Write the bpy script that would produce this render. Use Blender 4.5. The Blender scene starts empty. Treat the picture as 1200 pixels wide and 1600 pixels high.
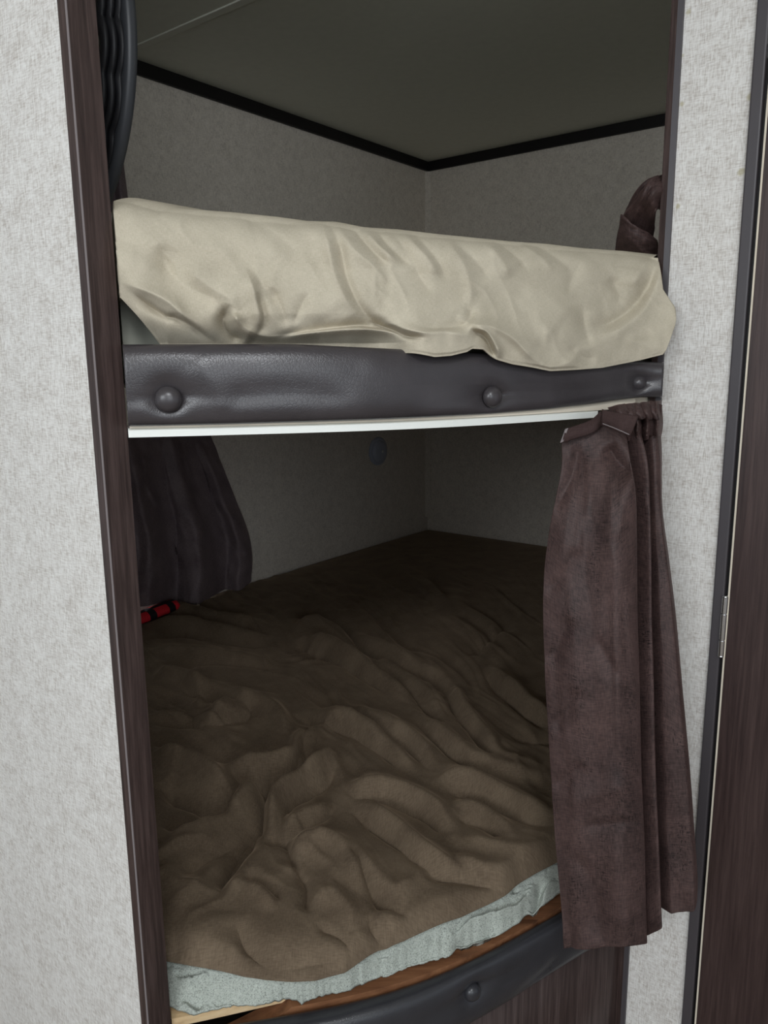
import bpy, bmesh, math, random
import numpy as np
from mathutils import Matrix, Vector

random.seed(4)
SC = bpy.context.scene
COL = SC.collection

# ------------------------------------------------------------------ camera
F_PX, PITCH, ROLL = 1193.0, math.radians(10.95), math.radians(-0.60)
ZC = 1.25                                   # lens height above the floor
cp, sp, cr, sr = math.cos(PITCH), math.sin(PITCH), math.cos(ROLL), math.sin(ROLL)
CAM_R = np.array([cr, sr * sp, sr * cp])
CAM_U = np.array([-sr, cr * sp, cr * cp])
CAM_F = np.array([0, cp, -sp])
cd = bpy.data.cameras.new('camera')
cd.sensor_fit = 'VERTICAL'; cd.sensor_height = 24.0; cd.lens = F_PX / 1600 * 24.0
cd.clip_start = 0.02
cam = bpy.data.objects.new('camera', cd); COL.objects.link(cam)
m = Matrix.Identity(4)
for i in range(3):
    m[i][0], m[i][1], m[i][2] = CAM_R[i], CAM_U[i], -CAM_F[i]
m[2][3] = ZC
cam.matrix_world = m
SC.camera = cam

# ------------------------------------------------------------------ light
w = bpy.data.worlds.new('world'); SC.world = w; w.use_nodes = True
w.node_tree.nodes['Background'].inputs[0].default_value = (0.84, 0.92, 1.0, 1)
w.node_tree.nodes['Background'].inputs[1].default_value = 0.60

def area(name, loc, target, sx, sy, power, color):
    d = bpy.data.lights.new(name, 'AREA'); d.shape = 'RECTANGLE'; d.size = sx; d.size_y = sy
    d.energy = power; d.color = color
    o = bpy.data.objects.new(name, d); COL.objects.link(o)
    o.location = loc
    o.rotation_euler = (Vector(target) - Vector(loc)).to_track_quat('-Z', 'Y').to_euler()
    return o
area('assumed_window_light', (-1.25, -1.7, 1.75), (0.0, 1.0, 1.05), 1.3, 0.8, 31, (0.90, 0.95, 1.0))  # unseen window assumed behind the lens on the left
area('assumed_window_light', (0.75, -2.2, 1.60), (0.0, 1.2, 1.0), 1.3, 1.1, 17, (0.88, 0.94, 1.0))  # second assumed window, out of view behind the lens on the right
area('added_overhead_light', (0.10, -0.55, 2.03), (0.0, 0.1, 0.6), 0.45, 0.45, 19, (0.93, 0.96, 1.0))  # unseen overhead light, added to brighten the front of the lower bunk
SC.view_settings.view_transform = 'Standard'
SC.view_settings.look = 'None'
SC.view_settings.gamma = 1.0
SC.view_settings.use_curve_mapping = False
SC.view_settings.exposure = 0.0
try:
    SC.cycles.max_bounces = 8; SC.cycles.diffuse_bounces = 5
except Exception:
    pass

# ------------------------------------------------------------------ plan geometry
E1 = np.array([math.sin(math.radians(37.9)), math.cos(math.radians(37.9))])      # along the bunk, away
E2 = np.array([math.sin(math.radians(127.9)), math.cos(math.radians(127.9))])    # across the bunk
H_CEIL = 0.80                                # ceiling above the lens
CORNER = np.array([0.191, 3.304])
B = np.array([-0.2695, 0.801])                # inner corner of left partition end
PT = 0.027                                   # thickness of the left partition
A_ = B - PT * E1
T = np.array([0.378, 1.080])                 # right edge of the opening
Z_DECK_LO, Z_MAT_LO = -0.79, -0.713          # relative to the lens

def rays(px, py):
    u = (np.asarray(px, float) - 600) / F_PX; v = (800 - np.asarray(py, float)) / F_PX
    return CAM_F[0] + u * CAM_R[0] + v * CAM_U[0], CAM_F[1] + u * CAM_R[1] + v * CAM_U[1], CAM_F[2] + u * CAM_R[2] + v * CAM_U[2]

def project(X, Y, Z):
    """lens-relative world coordinates -> frame coordinates"""
    a = X * CAM_R[0] + Y * CAM_R[1] + Z * CAM_R[2]
    b = X * CAM_U[0] + Y * CAM_U[1] + Z * CAM_U[2]
    c = X * CAM_F[0] + Y * CAM_F[1] + Z * CAM_F[2]
    return 600 + F_PX * a / c, 800 - F_PX * b / c

def bearing(px, py):
    x, y, z = rays(px, py); return np.arctan2(x, y)

def elev(px, py):
    x, y, z = rays(px, py); return z / np.hypot(x, y)

_fp = np.array([(-.42, .81), (-.27, .80), (-.150, .822), (-.045, .845), (.036, .872), (.088, .898), (.160, .938), (.264, 1.008), (.33, 1.048), (.378, 1.080)])
_fc = np.polyfit(np.arctan2(_fp[:, 0], _fp[:, 1]), np.hypot(_fp[:, 0], _fp[:, 1]), 5)
TH_T = math.atan2(T[0], T[1]); TH_B = math.atan2(B[0], B[1])

def strip_r(th):
    """range of the right partition face (through T along E2) at a bearing"""
    th = np.asarray(th, float)
    n = E1
    return (T @ n) / (np.sin(th) * n[0] + np.cos(th) * n[1])

def FR(th):
    """range of the curved bunk front at a bearing"""
    th = np.asarray(th, float)
    r = np.polyval(_fc, np.clip(th, -0.4, TH_T))
    return np.where(th > TH_T, np.minimum(np.hypot(*T), strip_r(th)), r)

def FRS(th):
    return sum(FR(th + d) for d in np.linspace(-.05, .05, 11)) / 11

def wall_range(th, p, n):
    d = np.sin(th) * n[0] + np.cos(th) * n[1]
    with np.errstate(divide='ignore', invalid='ignore'):
        r = (p @ n) / d
    return np.where((r > 0) & np.isfinite(r), r, 99.0)

def polar(th, r, z):
    return np.stack([np.sin(th) * r, np.cos(th) * r, np.zeros_like(th * r) + z + ZC], -1)

# ------------------------------------------------------------------ noise and folds
def _hash(ix, iy, s):
    h = np.sin(ix * 127.1 + iy * 311.7 + s * 74.7) * 43758.5453
    return h - np.floor(h)

def vnoise(x, y, s=0):
    ix, iy = np.floor(x), np.floor(y); fx, fy = x - ix, y - iy
    fx = fx * fx * fx * (fx * (fx * 6 - 15) + 10); fy = fy * fy * fy * (fy * (fy * 6 - 15) + 10)
    a = _hash(ix, iy, s); b = _hash(ix + 1, iy, s); c = _hash(ix, iy + 1, s); d = _hash(ix + 1, iy + 1, s)
    return ((a * (1 - fx) + b * fx) * (1 - fy) + (c * (1 - fx) + d * fx) * fy) * 2 - 1

def fbm(x, y, s=0, n=4):
    t = 0; a = 1
    for k in range(n):
        t = t + a * vnoise(x, y, s + k * 7); x = x * 2.03 + 11.3; y = y * 2.03 - 7.1; a *= .5
    return t

def smooth_poly(pts, n=10):
    p = np.asarray(pts, float)
    if len(p) < 3: return p
    q = np.vstack([2 * p[0] - p[1], p, 2 * p[-1] - p[-2]]); out = []
    for i in range(1, len(q) - 2):
        for t in np.linspace(0, 1, n, endpoint=False):
            a, b, c, d = q[i - 1], q[i], q[i + 1], q[i + 2]
            out.append(.5 * (2 * b + (c - a) * t + (2 * a - 5 * b + 4 * c - d) * t * t + (3 * b - a - 3 * c + d) * t ** 3))
    out.append(p[-1]); return np.array(out)

def fold(X, Y, pts, w1, w2, amp, power=1.6):
    """a ridge (amp>0) or crease (amp<0) along a line; w1/w2 = reach on its left and right"""
    p = smooth_poly(pts, 6)
    seg = p[1:] - p[:-1]; L = np.hypot(seg[:, 0], seg[:, 1]); cum = np.concatenate([[0], np.cumsum(L)]); tot = cum[-1]
    reach = 3 * max(w1, w2)
    msk = (X > p[:, 0].min() - reach) & (X < p[:, 0].max() + reach) & (Y > p[:, 1].min() - reach) & (Y < p[:, 1].max() + reach)
    out = np.zeros_like(X)
    if not msk.any(): return out
    x, y = X[msk], Y[msk]
    best = np.full(x.shape, 1e9); sgn = np.zeros_like(x); tt = np.zeros_like(x)
    for i in range(len(seg)):
        if L[i] < 1e-9: continue
        rx, ry = x - p[i, 0], y - p[i, 1]
        t = np.clip((rx * seg[i, 0] + ry * seg[i, 1]) / L[i] ** 2, 0, 1)
        dx, dy = rx - t * seg[i, 0], ry - t * seg[i, 1]
        d = np.hypot(dx, dy); b = d < best
        best = np.where(b, d, best); sgn = np.where(b, seg[i, 0] * dy - seg[i, 1] * dx, sgn); tt = np.where(b, cum[i] + t * L[i], tt)
    ww = np.where(sgn > 0, w2, w1)
    tap = np.clip(np.minimum(tt, tot - tt) / (0.28 * tot) + .12, 0, 1); tap = tap * tap * (3 - 2 * tap)
    out[msk] = amp * np.exp(-(best / ww) ** power) * tap
    return out

# ------------------------------------------------------------------ materials
def new_mat(name):
    mt = bpy.data.materials.new(name); mt.use_nodes = True
    nt = mt.node_tree; b = nt.nodes['Principled BSDF']
    return mt, nt, b

def N(nt, typ, **kw):
    n = nt.nodes.new(typ)
    for k, v in kw.items():
        if k in n.inputs: n.inputs[k].default_value = v
        else: setattr(n, k, v)
    return n

def coords(nt, kind='Object', scale=(1, 1, 1), rot=(0, 0, 0)):
    tc = N(nt, 'ShaderNodeTexCoord'); mp = N(nt, 'ShaderNodeMapping')
    mp.inputs['Scale'].default_value = scale; mp.inputs['Rotation'].default_value = rot
    nt.links.new(tc.outputs[kind], mp.inputs[0]); return mp.outputs[0]

def ramp(nt, src, stops):
    r = N(nt, 'ShaderNodeValToRGB'); e = r.color_ramp.elements
    e[0].position, e[0].color = stops[0][0], (*stops[0][1], 1); e[1].position, e[1].color = stops[-1][0], (*stops[-1][1], 1)
    for p, c in stops[1:-1]:
        q = e.new(p); q.color = (*c, 1)
    nt.links.new(src, r.inputs[0]); return r.outputs[0]

def mixc(nt, fac, a, b, mode='MIX'):
    n = N(nt, 'ShaderNodeMix', data_type='RGBA', blend_type=mode)
    for s, v in ((n.inputs[0], fac), (n.inputs[6], a), (n.inputs[7], b)):
        if isinstance(v, (int, float)): s.default_value = v
        elif isinstance(v, tuple): s.default_value = (*v, 1) if len(v) == 3 else v
        else: nt.links.new(v, s)
    return n.outputs[2]

def mathn(nt, op, a, b=None):
    n = N(nt, 'ShaderNodeMath', operation=op)
    for i, v in enumerate((a, b)):
        if v is None: continue
        if isinstance(v, (int, float)): n.inputs[i].default_value = v
        else: nt.links.new(v, n.inputs[i])
    return n.outputs[0]

def bump(nt, b, h, strength, dist=0.001):
    n = N(nt, 'ShaderNodeBump'); n.inputs['Strength'].default_value = strength; n.inputs['Distance'].default_value = dist
    nt.links.new(h, n.inputs['Height']); nt.links.new(n.outputs[0], b.inputs['Normal']); return n

def noise(nt, vec, scale, detail=4, rough=.55, dist=0.0):
    n = N(nt, 'ShaderNodeTexNoise'); n.inputs['Scale'].default_value = scale; n.inputs['Detail'].default_value = detail
    n.inputs['Roughness'].default_value = rough; n.inputs['Distortion'].default_value = dist
    nt.links.new(vec, n.inputs['Vector']); return n.outputs[0]

def m_linen(name, base, dark, rz, stains=()):
    mt, nt, b = new_mat(name)
    r = (0, 0, rz)
    v1 = coords(nt, 'Object', (640, 640, 105), (0, 0, 0)); v2 = coords(nt, 'Object', (110, 110, 720), (0, 0, 0))
    n1 = noise(nt, v1, 1.0, 2, .5); n2 = noise(nt, v2, 1.0, 2, .5)
    v0 = coords(nt, 'Object'); n3 = noise(nt, v0, 38, 4, .65); n4 = noise(nt, v0, 5, 2, .5)
    s = mathn(nt, 'ADD', mathn(nt, 'MULTIPLY', n1, .42), mathn(nt, 'MULTIPLY', n2, .34))
    s = mathn(nt, 'ADD', s, mathn(nt, 'MULTIPLY', n3, .24))
    c = ramp(nt, s, [(.36, dark), (.50, tuple(.35 * d + .65 * a for d, a in zip(dark, base))), (.60, base)])
    c = mixc(nt, mathn(nt, 'MULTIPLY', n4, .10), c, tuple(.8 * a for a in base))
    for (p, rad, col) in stains:
        g = N(nt, 'ShaderNodeNewGeometry'); vm = N(nt, 'ShaderNodeVectorMath', operation='DISTANCE')
        nt.links.new(g.outputs['Position'], vm.inputs[0]); vm.inputs[1].default_value = p
        f = mathn(nt, 'ADD', vm.outputs['Value'], mathn(nt, 'MULTIPLY', mathn(nt, 'SUBTRACT', n3, .5), rad * 1.6))
        mr = N(nt, 'ShaderNodeMapRange'); nt.links.new(f, mr.inputs[0])
        mr.inputs[1].default_value = rad; mr.inputs[2].default_value = rad * .55; mr.inputs[3].default_value = 0; mr.inputs[4].default_value = .55
        c = mixc(nt, mr.outputs[0], c, col)
    nt.links.new(c, b.inputs['Base Color']); b.inputs['Roughness'].default_value = .75
    b.inputs['Specular IOR Level'].default_value = .25
    bump(nt, b, s, .35, .0012)
    return mt

def m_wood(name, c0, c1, c2, grain=(160, 160, 7), rough=.45, spec=.4, rot=(0, 0, 0), bstr=.25):
    mt, nt, b = new_mat(name)
    v = coords(nt, 'Object', grain, rot)
    n1 = noise(nt, v, 1.0, 5, .65, .3)
    v2 = coords(nt, 'Object', tuple(g * .16 for g in grain), rot); n2 = noise(nt, v2, 1.0, 3, .6, .8)
    s = mathn(nt, 'ADD', mathn(nt, 'MULTIPLY', n1, .6), mathn(nt, 'MULTIPLY', n2, .4))
    c = ramp(nt, s, [(.34, c0), (.5, c1), (.66, c2)])
    nt.links.new(c, b.inputs['Base Color']); b.inputs['Roughness'].default_value = rough
    b.inputs['Specular IOR Level'].default_value = spec
    bump(nt, b, n1, bstr, .0008)
    return mt

def m_plain(name, c, rough=.6, spec=.4, var=.0, metal=0.0, sc=40):
    mt, nt, b = new_mat(name)
    v = coords(nt, 'Object'); n = noise(nt, v, sc, 4, .6)
    col = ramp(nt, n, [(.3, tuple(x * (1 - var) for x in c)), (.7, tuple(min(1, x * (1 + var)) for x in c))])
    nt.links.new(col, b.inputs['Base Color']); b.inputs['Roughness'].default_value = rough
    b.inputs['Specular IOR Level'].default_value = spec; b.inputs['Metallic'].default_value = metal
    if var > 0: bump(nt, b, n, .12, .001)
    return mt

def m_vinyl(name, c, rough=.36):
    mt, nt, b = new_mat(name)
    v = coords(nt, 'UV')
    vo = N(nt, 'ShaderNodeTexVoronoi', feature='DISTANCE_TO_EDGE'); vo.inputs['Scale'].default_value = 260
    wv = noise(nt, v, 30, 3, .6)
    add = N(nt, 'ShaderNodeVectorMath', operation='ADD'); nt.links.new(v, add.inputs[0])
    sc = N(nt, 'ShaderNodeVectorMath', operation='SCALE'); nt.links.new(N(nt, 'ShaderNodeTexNoise').outputs['Color'], sc.inputs[0])
    tn = sc.inputs[0].links[0].from_node; tn.inputs['Scale'].default_value = 25; nt.links.new(v, tn.inputs['Vector']); sc.inputs['Scale'].default_value = .012
    nt.links.new(sc.outputs[0], add.inputs[1]); nt.links.new(add.outputs[0], vo.inputs['Vector'])
    edge = mathn(nt, 'MINIMUM', vo.outputs['Distance'], .12)
    vo2 = N(nt, 'ShaderNodeTexVoronoi', feature='DISTANCE_TO_EDGE'); vo2.inputs['Scale'].default_value = 62; nt.links.new(add.outputs[0], vo2.inputs['Vector'])
    e2 = mathn(nt, 'MULTIPLY', mathn(nt, 'MINIMUM', vo2.outputs['Distance'], .035), 2.2)
    n = noise(nt, v, 14, 4, .6)
    e2 = mathn(nt, 'MULTIPLY', e2, mathn(nt, 'MULTIPLY', n, 1.4))
    h = mathn(nt, 'ADD', edge, e2)
    col = ramp(nt, n, [(.3, tuple(x * .85 for x in c)), (.7, tuple(x * 1.15 for x in c))])
    nt.links.new(col, b.inputs['Base Color']); 
    rr = mathn(nt, 'ADD', mathn(nt, 'MULTIPLY', n, .16), rough - .08); nt.links.new(rr, b.inputs['Roughness'])
    b.inputs['Specular IOR Level'].default_value = .5
    bump(nt, b, h, .30, .0016)
    return mt

def m_cloth(name, c_lo, c_hi, weave=900, wear=9, rough=.92, sheen=.0, crackle=0.0, bstr=.25, spec=.12, fuzz=0.0):
    mt, nt, b = new_mat(name)
    v = coords(nt, 'UV')
    wa = coords(nt, 'UV', (weave, weave * .16, 1)); wb = coords(nt, 'UV', (weave * .16, weave, 1))
    na = noise(nt, wa, 1, 2, .6); nb = noise(nt, wb, 1, 2, .6)
    wv = mathn(nt, 'ADD', mathn(nt, 'MULTIPLY', na, .5), mathn(nt, 'MULTIPLY', nb, .5))
    nl = noise(nt, v, wear, 4, .6)
    s = mathn(nt, 'ADD', mathn(nt, 'MULTIPLY', wv, .6), mathn(nt, 'MULTIPLY', nl, .4))
    c = ramp(nt, s, [(.36, c_lo), (.62, c_hi)])
    if crackle > 0:
        ca = coords(nt, 'UV', (760, 120, 1)); cb = coords(nt, 'UV', (120, 760, 1))
        k = mathn(nt, 'MINIMUM', noise(nt, ca, 1, 1, .5), noise(nt, cb, 1, 1, .5))
        patch = noise(nt, coords(nt, 'UV', (30, 9, 1)), 1, 2, .6)
        pm = N(nt, 'ShaderNodeMapRange'); nt.links.new(patch, pm.inputs[0]); pm.inputs[1].default_value = .44; pm.inputs[2].default_value = .62
        km = N(nt, 'ShaderNodeMapRange'); nt.links.new(k, km.inputs[0]); km.inputs[1].default_value = .40; km.inputs[2].default_value = .33
        f = mathn(nt, 'MULTIPLY', mathn(nt, 'MULTIPLY', pm.outputs[0], km.outputs[0]), crackle)
        c = mixc(nt, f, c, tuple(x * .25 for x in c_lo))
    nt.links.new(c, b.inputs['Base Color']); b.inputs['Roughness'].default_value = rough
    b.inputs['Specular IOR Level'].default_value = spec
    if sheen > 0:
        b.inputs['Sheen Weight'].default_value = sheen; b.inputs['Sheen Roughness'].default_value = .4
        b.inputs['Sheen Tint'].default_value = (*[min(1, x * 4) for x in c_hi], 1)
    bump(nt, b, wv, bstr, .0006)
    return mt

def m_foam(name, c):
    mt, nt, b = new_mat(name)
    v = coords(nt, 'Object')
    n = noise(nt, v, 560, 3, .75); n2 = noise(nt, v, 26, 3, .6)
    col = ramp(nt, n, [(.33, tuple(x * .35 for x in c)), (.46, tuple(x * .9 for x in c)), (.68, tuple(min(1, x * 1.2) for x in c))])
    col = mixc(nt, mathn(nt, 'MULTIPLY', n2, .35), col, tuple(x * .62 for x in c))
    nt.links.new(col, b.inputs['Base Color']); b.inputs['Roughness'].default_value = .95; b.inputs['Specular IOR Level'].default_value = .1
    bump(nt, b, n, .8, .002)
    return mt

def m_plaid(name):
    mt, nt, b = new_mat(name)
    v = coords(nt, 'UV'); sx = N(nt, 'ShaderNodeSeparateXYZ'); nt.links.new(v, sx.inputs[0])
    f = mathn(nt, 'GREATER_THAN', mathn(nt, 'FRACT', mathn(nt, 'MULTIPLY', sx.outputs[0], 15)), .66)
    g = mathn(nt, 'GREATER_THAN', mathn(nt, 'FRACT', mathn(nt, 'MULTIPLY', sx.outputs[1], 17)), .72)
    k = mathn(nt, 'MAXIMUM', f, g)
    c = mixc(nt, k, (.75, .02, .035), (.006, .006, .008))
    nt.links.new(c, b.inputs['Base Color']); b.inputs['Roughness'].default_value = .6
    return mt

def srgb(r, g, b):
    f = lambda c: ((c / 255 + .055) / 1.055) ** 2.4 if c > 10 else c / 255 / 12.92
    return (f(r), f(g), f(b))

def at_strip(px, py):
    th = float(bearing(px, py)); r = float(strip_r(th)); return (math.sin(th) * r, math.cos(th) * r, r * float(elev(px, py)) + ZC)

STAIN = srgb(165, 155, 110)
M = {}
M['paper'] = m_linen('wallpaper', srgb(228, 226, 222), srgb(180, 172, 164), 0,
                     [(at_strip(1158, 268), .006, STAIN), (at_strip(1059, 322), .004, STAIN), (at_strip(1064, 162), .004, STAIN), (at_strip(1172, 150), .005, STAIN), (at_strip(1075, 18), .004, STAIN), (at_strip(1066, 86), .003, STAIN)])
M['paper_in'] = m_linen('wallpaper_inside_lightened', srgb(237, 229, 217), srgb(192, 183, 171), 0)  # same paper as the aisle walls, colour raised to brighten the dim interior
M['ceiling'] = m_plain('ceiling_panel', srgb(222, 222, 210), .7, .3, .03)
M['black_trim'] = m_plain('black_trim', srgb(26, 24, 24), .5, .3)
M['post'] = m_wood('dark_post_wood', srgb(40, 30, 28), srgb(62, 49, 46), srgb(82, 67, 64), (260, 260, 12), .5, .3)
M['door'] = m_wood('dark_door_wood', srgb(44, 32, 31), srgb(60, 46, 44), srgb(74, 59, 56), (240, 240, 9), .42, .35)
M['panel'] = m_wood('under_panel_wood', srgb(42, 31, 29), srgb(64, 51, 48), srgb(84, 71, 68), (240, 240, 8), .42, .35)
M['grey_trim'] = m_plain('grey_trim', srgb(68, 64, 67), .45, .4, .02)
M['white'] = m_plain('white_rail', srgb(236, 238, 232), .45, .4)
M['cream'] = m_plain('cream_board', srgb(226, 216, 198), .6, .3, .05)
M['pine'] = m_wood('pine_board', srgb(150, 112, 76), srgb(214, 184, 142), srgb(232, 208, 170), (6, 60, 60), .6, .3, (0, 0, math.radians(10)))
M['brown_board'] = m_wood('stained_board', srgb(70, 42, 26), srgb(120, 80, 54), srgb(150, 106, 74), (6, 70, 70), .6, .3, (0, 0, math.radians(30)))
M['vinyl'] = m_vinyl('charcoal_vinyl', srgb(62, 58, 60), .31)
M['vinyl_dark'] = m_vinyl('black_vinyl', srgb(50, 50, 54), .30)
M['sheet'] = m_cloth('cream_sheet', srgb(168, 159, 141), srgb(196, 187, 168), 1400, 14, .9, .0, 0, .25)
M['mattress'] = m_cloth('mattress_ticking', srgb(150, 150, 138), srgb(172, 172, 160), 900, 8)
M['blanket'] = m_cloth('taupe_fleece', srgb(86, 73, 60), srgb(118, 103, 86), 700, 16, .95, .25, 0, .35)
M['foam'] = m_foam('seafoam_foam', srgb(190, 196, 187))
M['curtain'] = m_cloth('plum_brown_curtain', srgb(42, 31, 30), srgb(86, 67, 64), 520, 14, .62, .15, .85, .35, .3)
M['curtain_lining'] = m_cloth('curtain_hem', srgb(56, 43, 42), srgb(72, 57, 55), 900, 20, .8, .1, 0, .3)
M['curtain_lightened'] = m_cloth('lightened_window_curtain', srgb(98, 85, 88), srgb(134, 120, 122), 700, 14, .6, .15, .35, .3, .3)  # dark cloth like the bunk curtain, its colour lightened in place of light
M['thread'] = m_plain('grey_thread', srgb(130, 122, 122), .9, .1)
M['black_plastic'] = m_plain('black_plastic', srgb(52, 54, 58), .42, .4)
M['black_ridge'] = m_plain('black_ridge', srgb(24, 24, 27), .5, .3)
M['steel'] = m_plain('steel', (.75, .76, .78), .22, .5, 0, 1.0)
M['plaid'] = m_plaid('red_black_plaid')
M['lamp'] = m_plain('grey_blue_plastic', srgb(178, 184, 200), .35, .4)
M['floor'] = m_wood('vinyl_floor', srgb(90, 78, 66), srgb(128, 112, 96), srgb(150, 134, 116), (6, 90, 90), .5, .3)

# ------------------------------------------------------------------ mesh helpers
def link(name, me, mat, parent=None, smooth=False):
    o = bpy.data.objects.new(name, me); COL.objects.link(o)
    if mat: me.materials.append(mat)
    if parent: o.parent = parent
    if smooth:
        me.polygons.foreach_set('use_smooth', [True] * len(me.polygons))
    return o

def grid(name, P, mat, parent=None, thick=0.0, smooth=True, uv=None, closed_u=False, offset=0.0):
    nu, nv = P.shape[:2]
    idx = np.arange(nu * nv).reshape(nu, nv)
    a = idx if not closed_u else np.vstack([idx, idx[:1]])
    q = np.stack([a[:-1, :-1], a[1:, :-1], a[1:, 1:], a[:-1, 1:]], -1).reshape(-1, 4)
    me = bpy.data.meshes.new(name)
    me.from_pydata(P.reshape(-1, 3).tolist(), [], q.tolist())
    if uv is None:
        du = np.concatenate([[0], np.cumsum(np.linalg.norm(np.diff(P[:, nv // 2], axis=0), axis=1))])
        dv = np.concatenate([[0], np.cumsum(np.linalg.norm(np.diff(P[nu // 2], axis=0), axis=1))])
        uv = np.stack(np.meshgrid(du, dv, indexing='ij'), -1)
    lay = me.uv_layers.new(name='UVMap')
    li = np.empty(len(me.loops), int); me.loops.foreach_get('vertex_index', li)
    lay.data.foreach_set('uv', uv.reshape(-1, 2)[li].ravel())
    o = link(name, me, mat, parent, smooth)
    if thick:
        s = o.modifiers.new('thickness', 'SOLIDIFY'); s.thickness = thick; s.offset = offset
    return o

def prism(name, plan, z0, z1, mat, parent=None, bev=0.0):
    """plan polygon (lens plan coordinates) extruded between heights relative to the lens"""
    bm = bmesh.new()
    lo = [bm.verts.new((p[0], p[1], z0 + ZC)) for p in plan]; hi = [bm.verts.new((p[0], p[1], z1 + ZC)) for p in plan]
    n = len(plan)
    bm.faces.new(lo[::-1]); bm.faces.new(hi)
    for i in range(n): bm.faces.new((lo[i], lo[(i + 1) % n], hi[(i + 1) % n], hi[i]))
    bmesh.ops.recalc_face_normals(bm, faces=bm.faces)
    if bev: bmesh.ops.bevel(bm, geom=bm.edges[:], offset=bev, segments=2, affect='EDGES', profile=.6)
    me = bpy.data.meshes.new(name); bm.to_mesh(me); bm.free()
    return link(name, me, mat, parent)

def slab(name, p, d, length, n, thick, z0, z1, mat, parent=None, bev=0.0):
    """upright slab: plan start p, running along d, thickness along n"""
    p, d, n = np.asarray(p), np.asarray(d), np.asarray(n)
    return prism(name, [p, p + d * length, p + d * length + n * thick, p + n * thick], z0, z1, mat, parent, bev)

def tube(name, pts, rad, mat, parent=None, seg=10, smooth=False):
    pts = np.asarray(pts, float); n = len(pts); rad = np.broadcast_to(np.asarray(rad, float), (n,))
    tg = np.gradient(pts, axis=0); tg /= np.linalg.norm(tg, axis=1)[:, None] + 1e-12
    up = np.array([0, 0, 1.0]) if abs(tg[0, 2]) < .9 else np.array([1.0, 0, 0])
    P = np.zeros((seg, n, 3))
    for i in range(n):
        s = np.cross(tg[i], up); s /= np.linalg.norm(s); u = np.cross(s, tg[i])
        for k in range(seg):
            a = 2 * math.pi * k / seg; P[k, i] = pts[i] + rad[i] * (math.cos(a) * s + math.sin(a) * u)
    bm = bmesh.new(); V = [[bm.verts.new(P[k, i]) for i in range(n)] for k in range(seg)]
    for k in range(seg):
        for i in range(n - 1): bm.faces.new((V[k][i], V[(k + 1) % seg][i], V[(k + 1) % seg][i + 1], V[k][i + 1]))
    bm.faces.new([V[k][0] for k in range(seg)]); bm.faces.new([V[k][-1] for k in range(seg)][::-1])
    bmesh.ops.recalc_face_normals(bm, faces=bm.faces)
    me = bpy.data.meshes.new(name); bm.to_mesh(me); bm.free()
    return link(name, me, mat, parent, smooth)

def lathe(name, prof, mat, parent, loc, axis, seg=28):
    """prof = (radius, height) pairs turned about axis at loc"""
    ax = Vector(axis).normalized(); R = ax.to_track_quat('Z', 'Y').to_matrix()
    bm = bmesh.new(); rings = []
    for (r, h) in prof:
        if r < 1e-6: rings.append([bm.verts.new(Vector(loc) + R @ Vector((0, 0, h)))])
        else: rings.append([bm.verts.new(Vector(loc) + R @ Vector((r * math.cos(2 * math.pi * k / seg), r * math.sin(2 * math.pi * k / seg), h))) for k in range(seg)])
    for a, b in zip(rings[:-1], rings[1:]):
        for k in range(seg):
            k2 = (k + 1) % seg
            if len(a) == 1 and len(b) == 1: continue
            if len(a) == 1: bm.faces.new((a[0], b[k], b[k2]))
            elif len(b) == 1: bm.faces.new((a[k], b[0], a[k2]))
            else: bm.faces.new((a[k], b[k], b[k2], a[k2]))
    bmesh.ops.recalc_face_normals(bm, faces=bm.faces)
    me = bpy.data.meshes.new(name); bm.to_mesh(me); bm.free()
    return link(name, me, mat, parent, True)

def empty(name, x, y, z):
    o = bpy.data.objects.new(name, None); COL.objects.link(o); o.location = (x, y, z + ZC); o.empty_display_size = .05
    return o

def adopt(o, parent):
    """parent keeps the child where it stands"""
    o.parent = parent; o.matrix_parent_inverse = Matrix.Translation(-Vector(parent.location))

def tag(o, label, cat, group=None):
    o['label'] = label; o['category'] = cat
    if group: o['group'] = group
    return o

def structure(o, label=None):
    o['kind'] = 'structure'
    if label: o['label'] = label
    return o

# ------------------------------------------------------------------ room shell
Z_FLOOR = -ZC
WT = .04
LEN = 2.20                                  # foot partition to head wall
W_IN = float((T - CORNER) @ E2)             # inner width
o = prism('floor', [(-3.0, -3.4), (3.0, -3.4), (3.0, 5.0), (-3.0, 5.0)], Z_FLOOR - .04, Z_FLOOR, M['floor']); structure(o)
o = prism('ceiling', [(-3.0, -3.4), (3.0, -3.4), (3.0, 5.0), (-3.0, 5.0)], H_CEIL, H_CEIL + .04, M['ceiling']); structure(o)
ceil = o
left_len = float((CORNER - B) @ E1) + .05
wl = slab('wall_left', CORNER, -E1, left_len, -E2, WT, Z_FLOOR, H_CEIL, M['paper_in']); structure(wl, 'inner bunk wall with pale linen wallpaper, on the window side')
wb = slab('wall_back', CORNER - E2 * WT, E2, W_IN + 2 * WT, E1, WT, Z_FLOOR, H_CEIL, M['paper_in']); structure(wb, 'inner bunk wall with pale linen wallpaper, at the far end')
# the left partition: foot wall of the bunks, its lit face towards the aisle
foot_len = float((B - CORNER) @ E2) + .30
o = slab('wall_front', A_ - .004 * E2, -E2, foot_len + .9, E1, PT, Z_FLOOR, H_CEIL, M['paper']); structure(o, 'bright partition wall with pale linen wallpaper left of the bunks')
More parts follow.
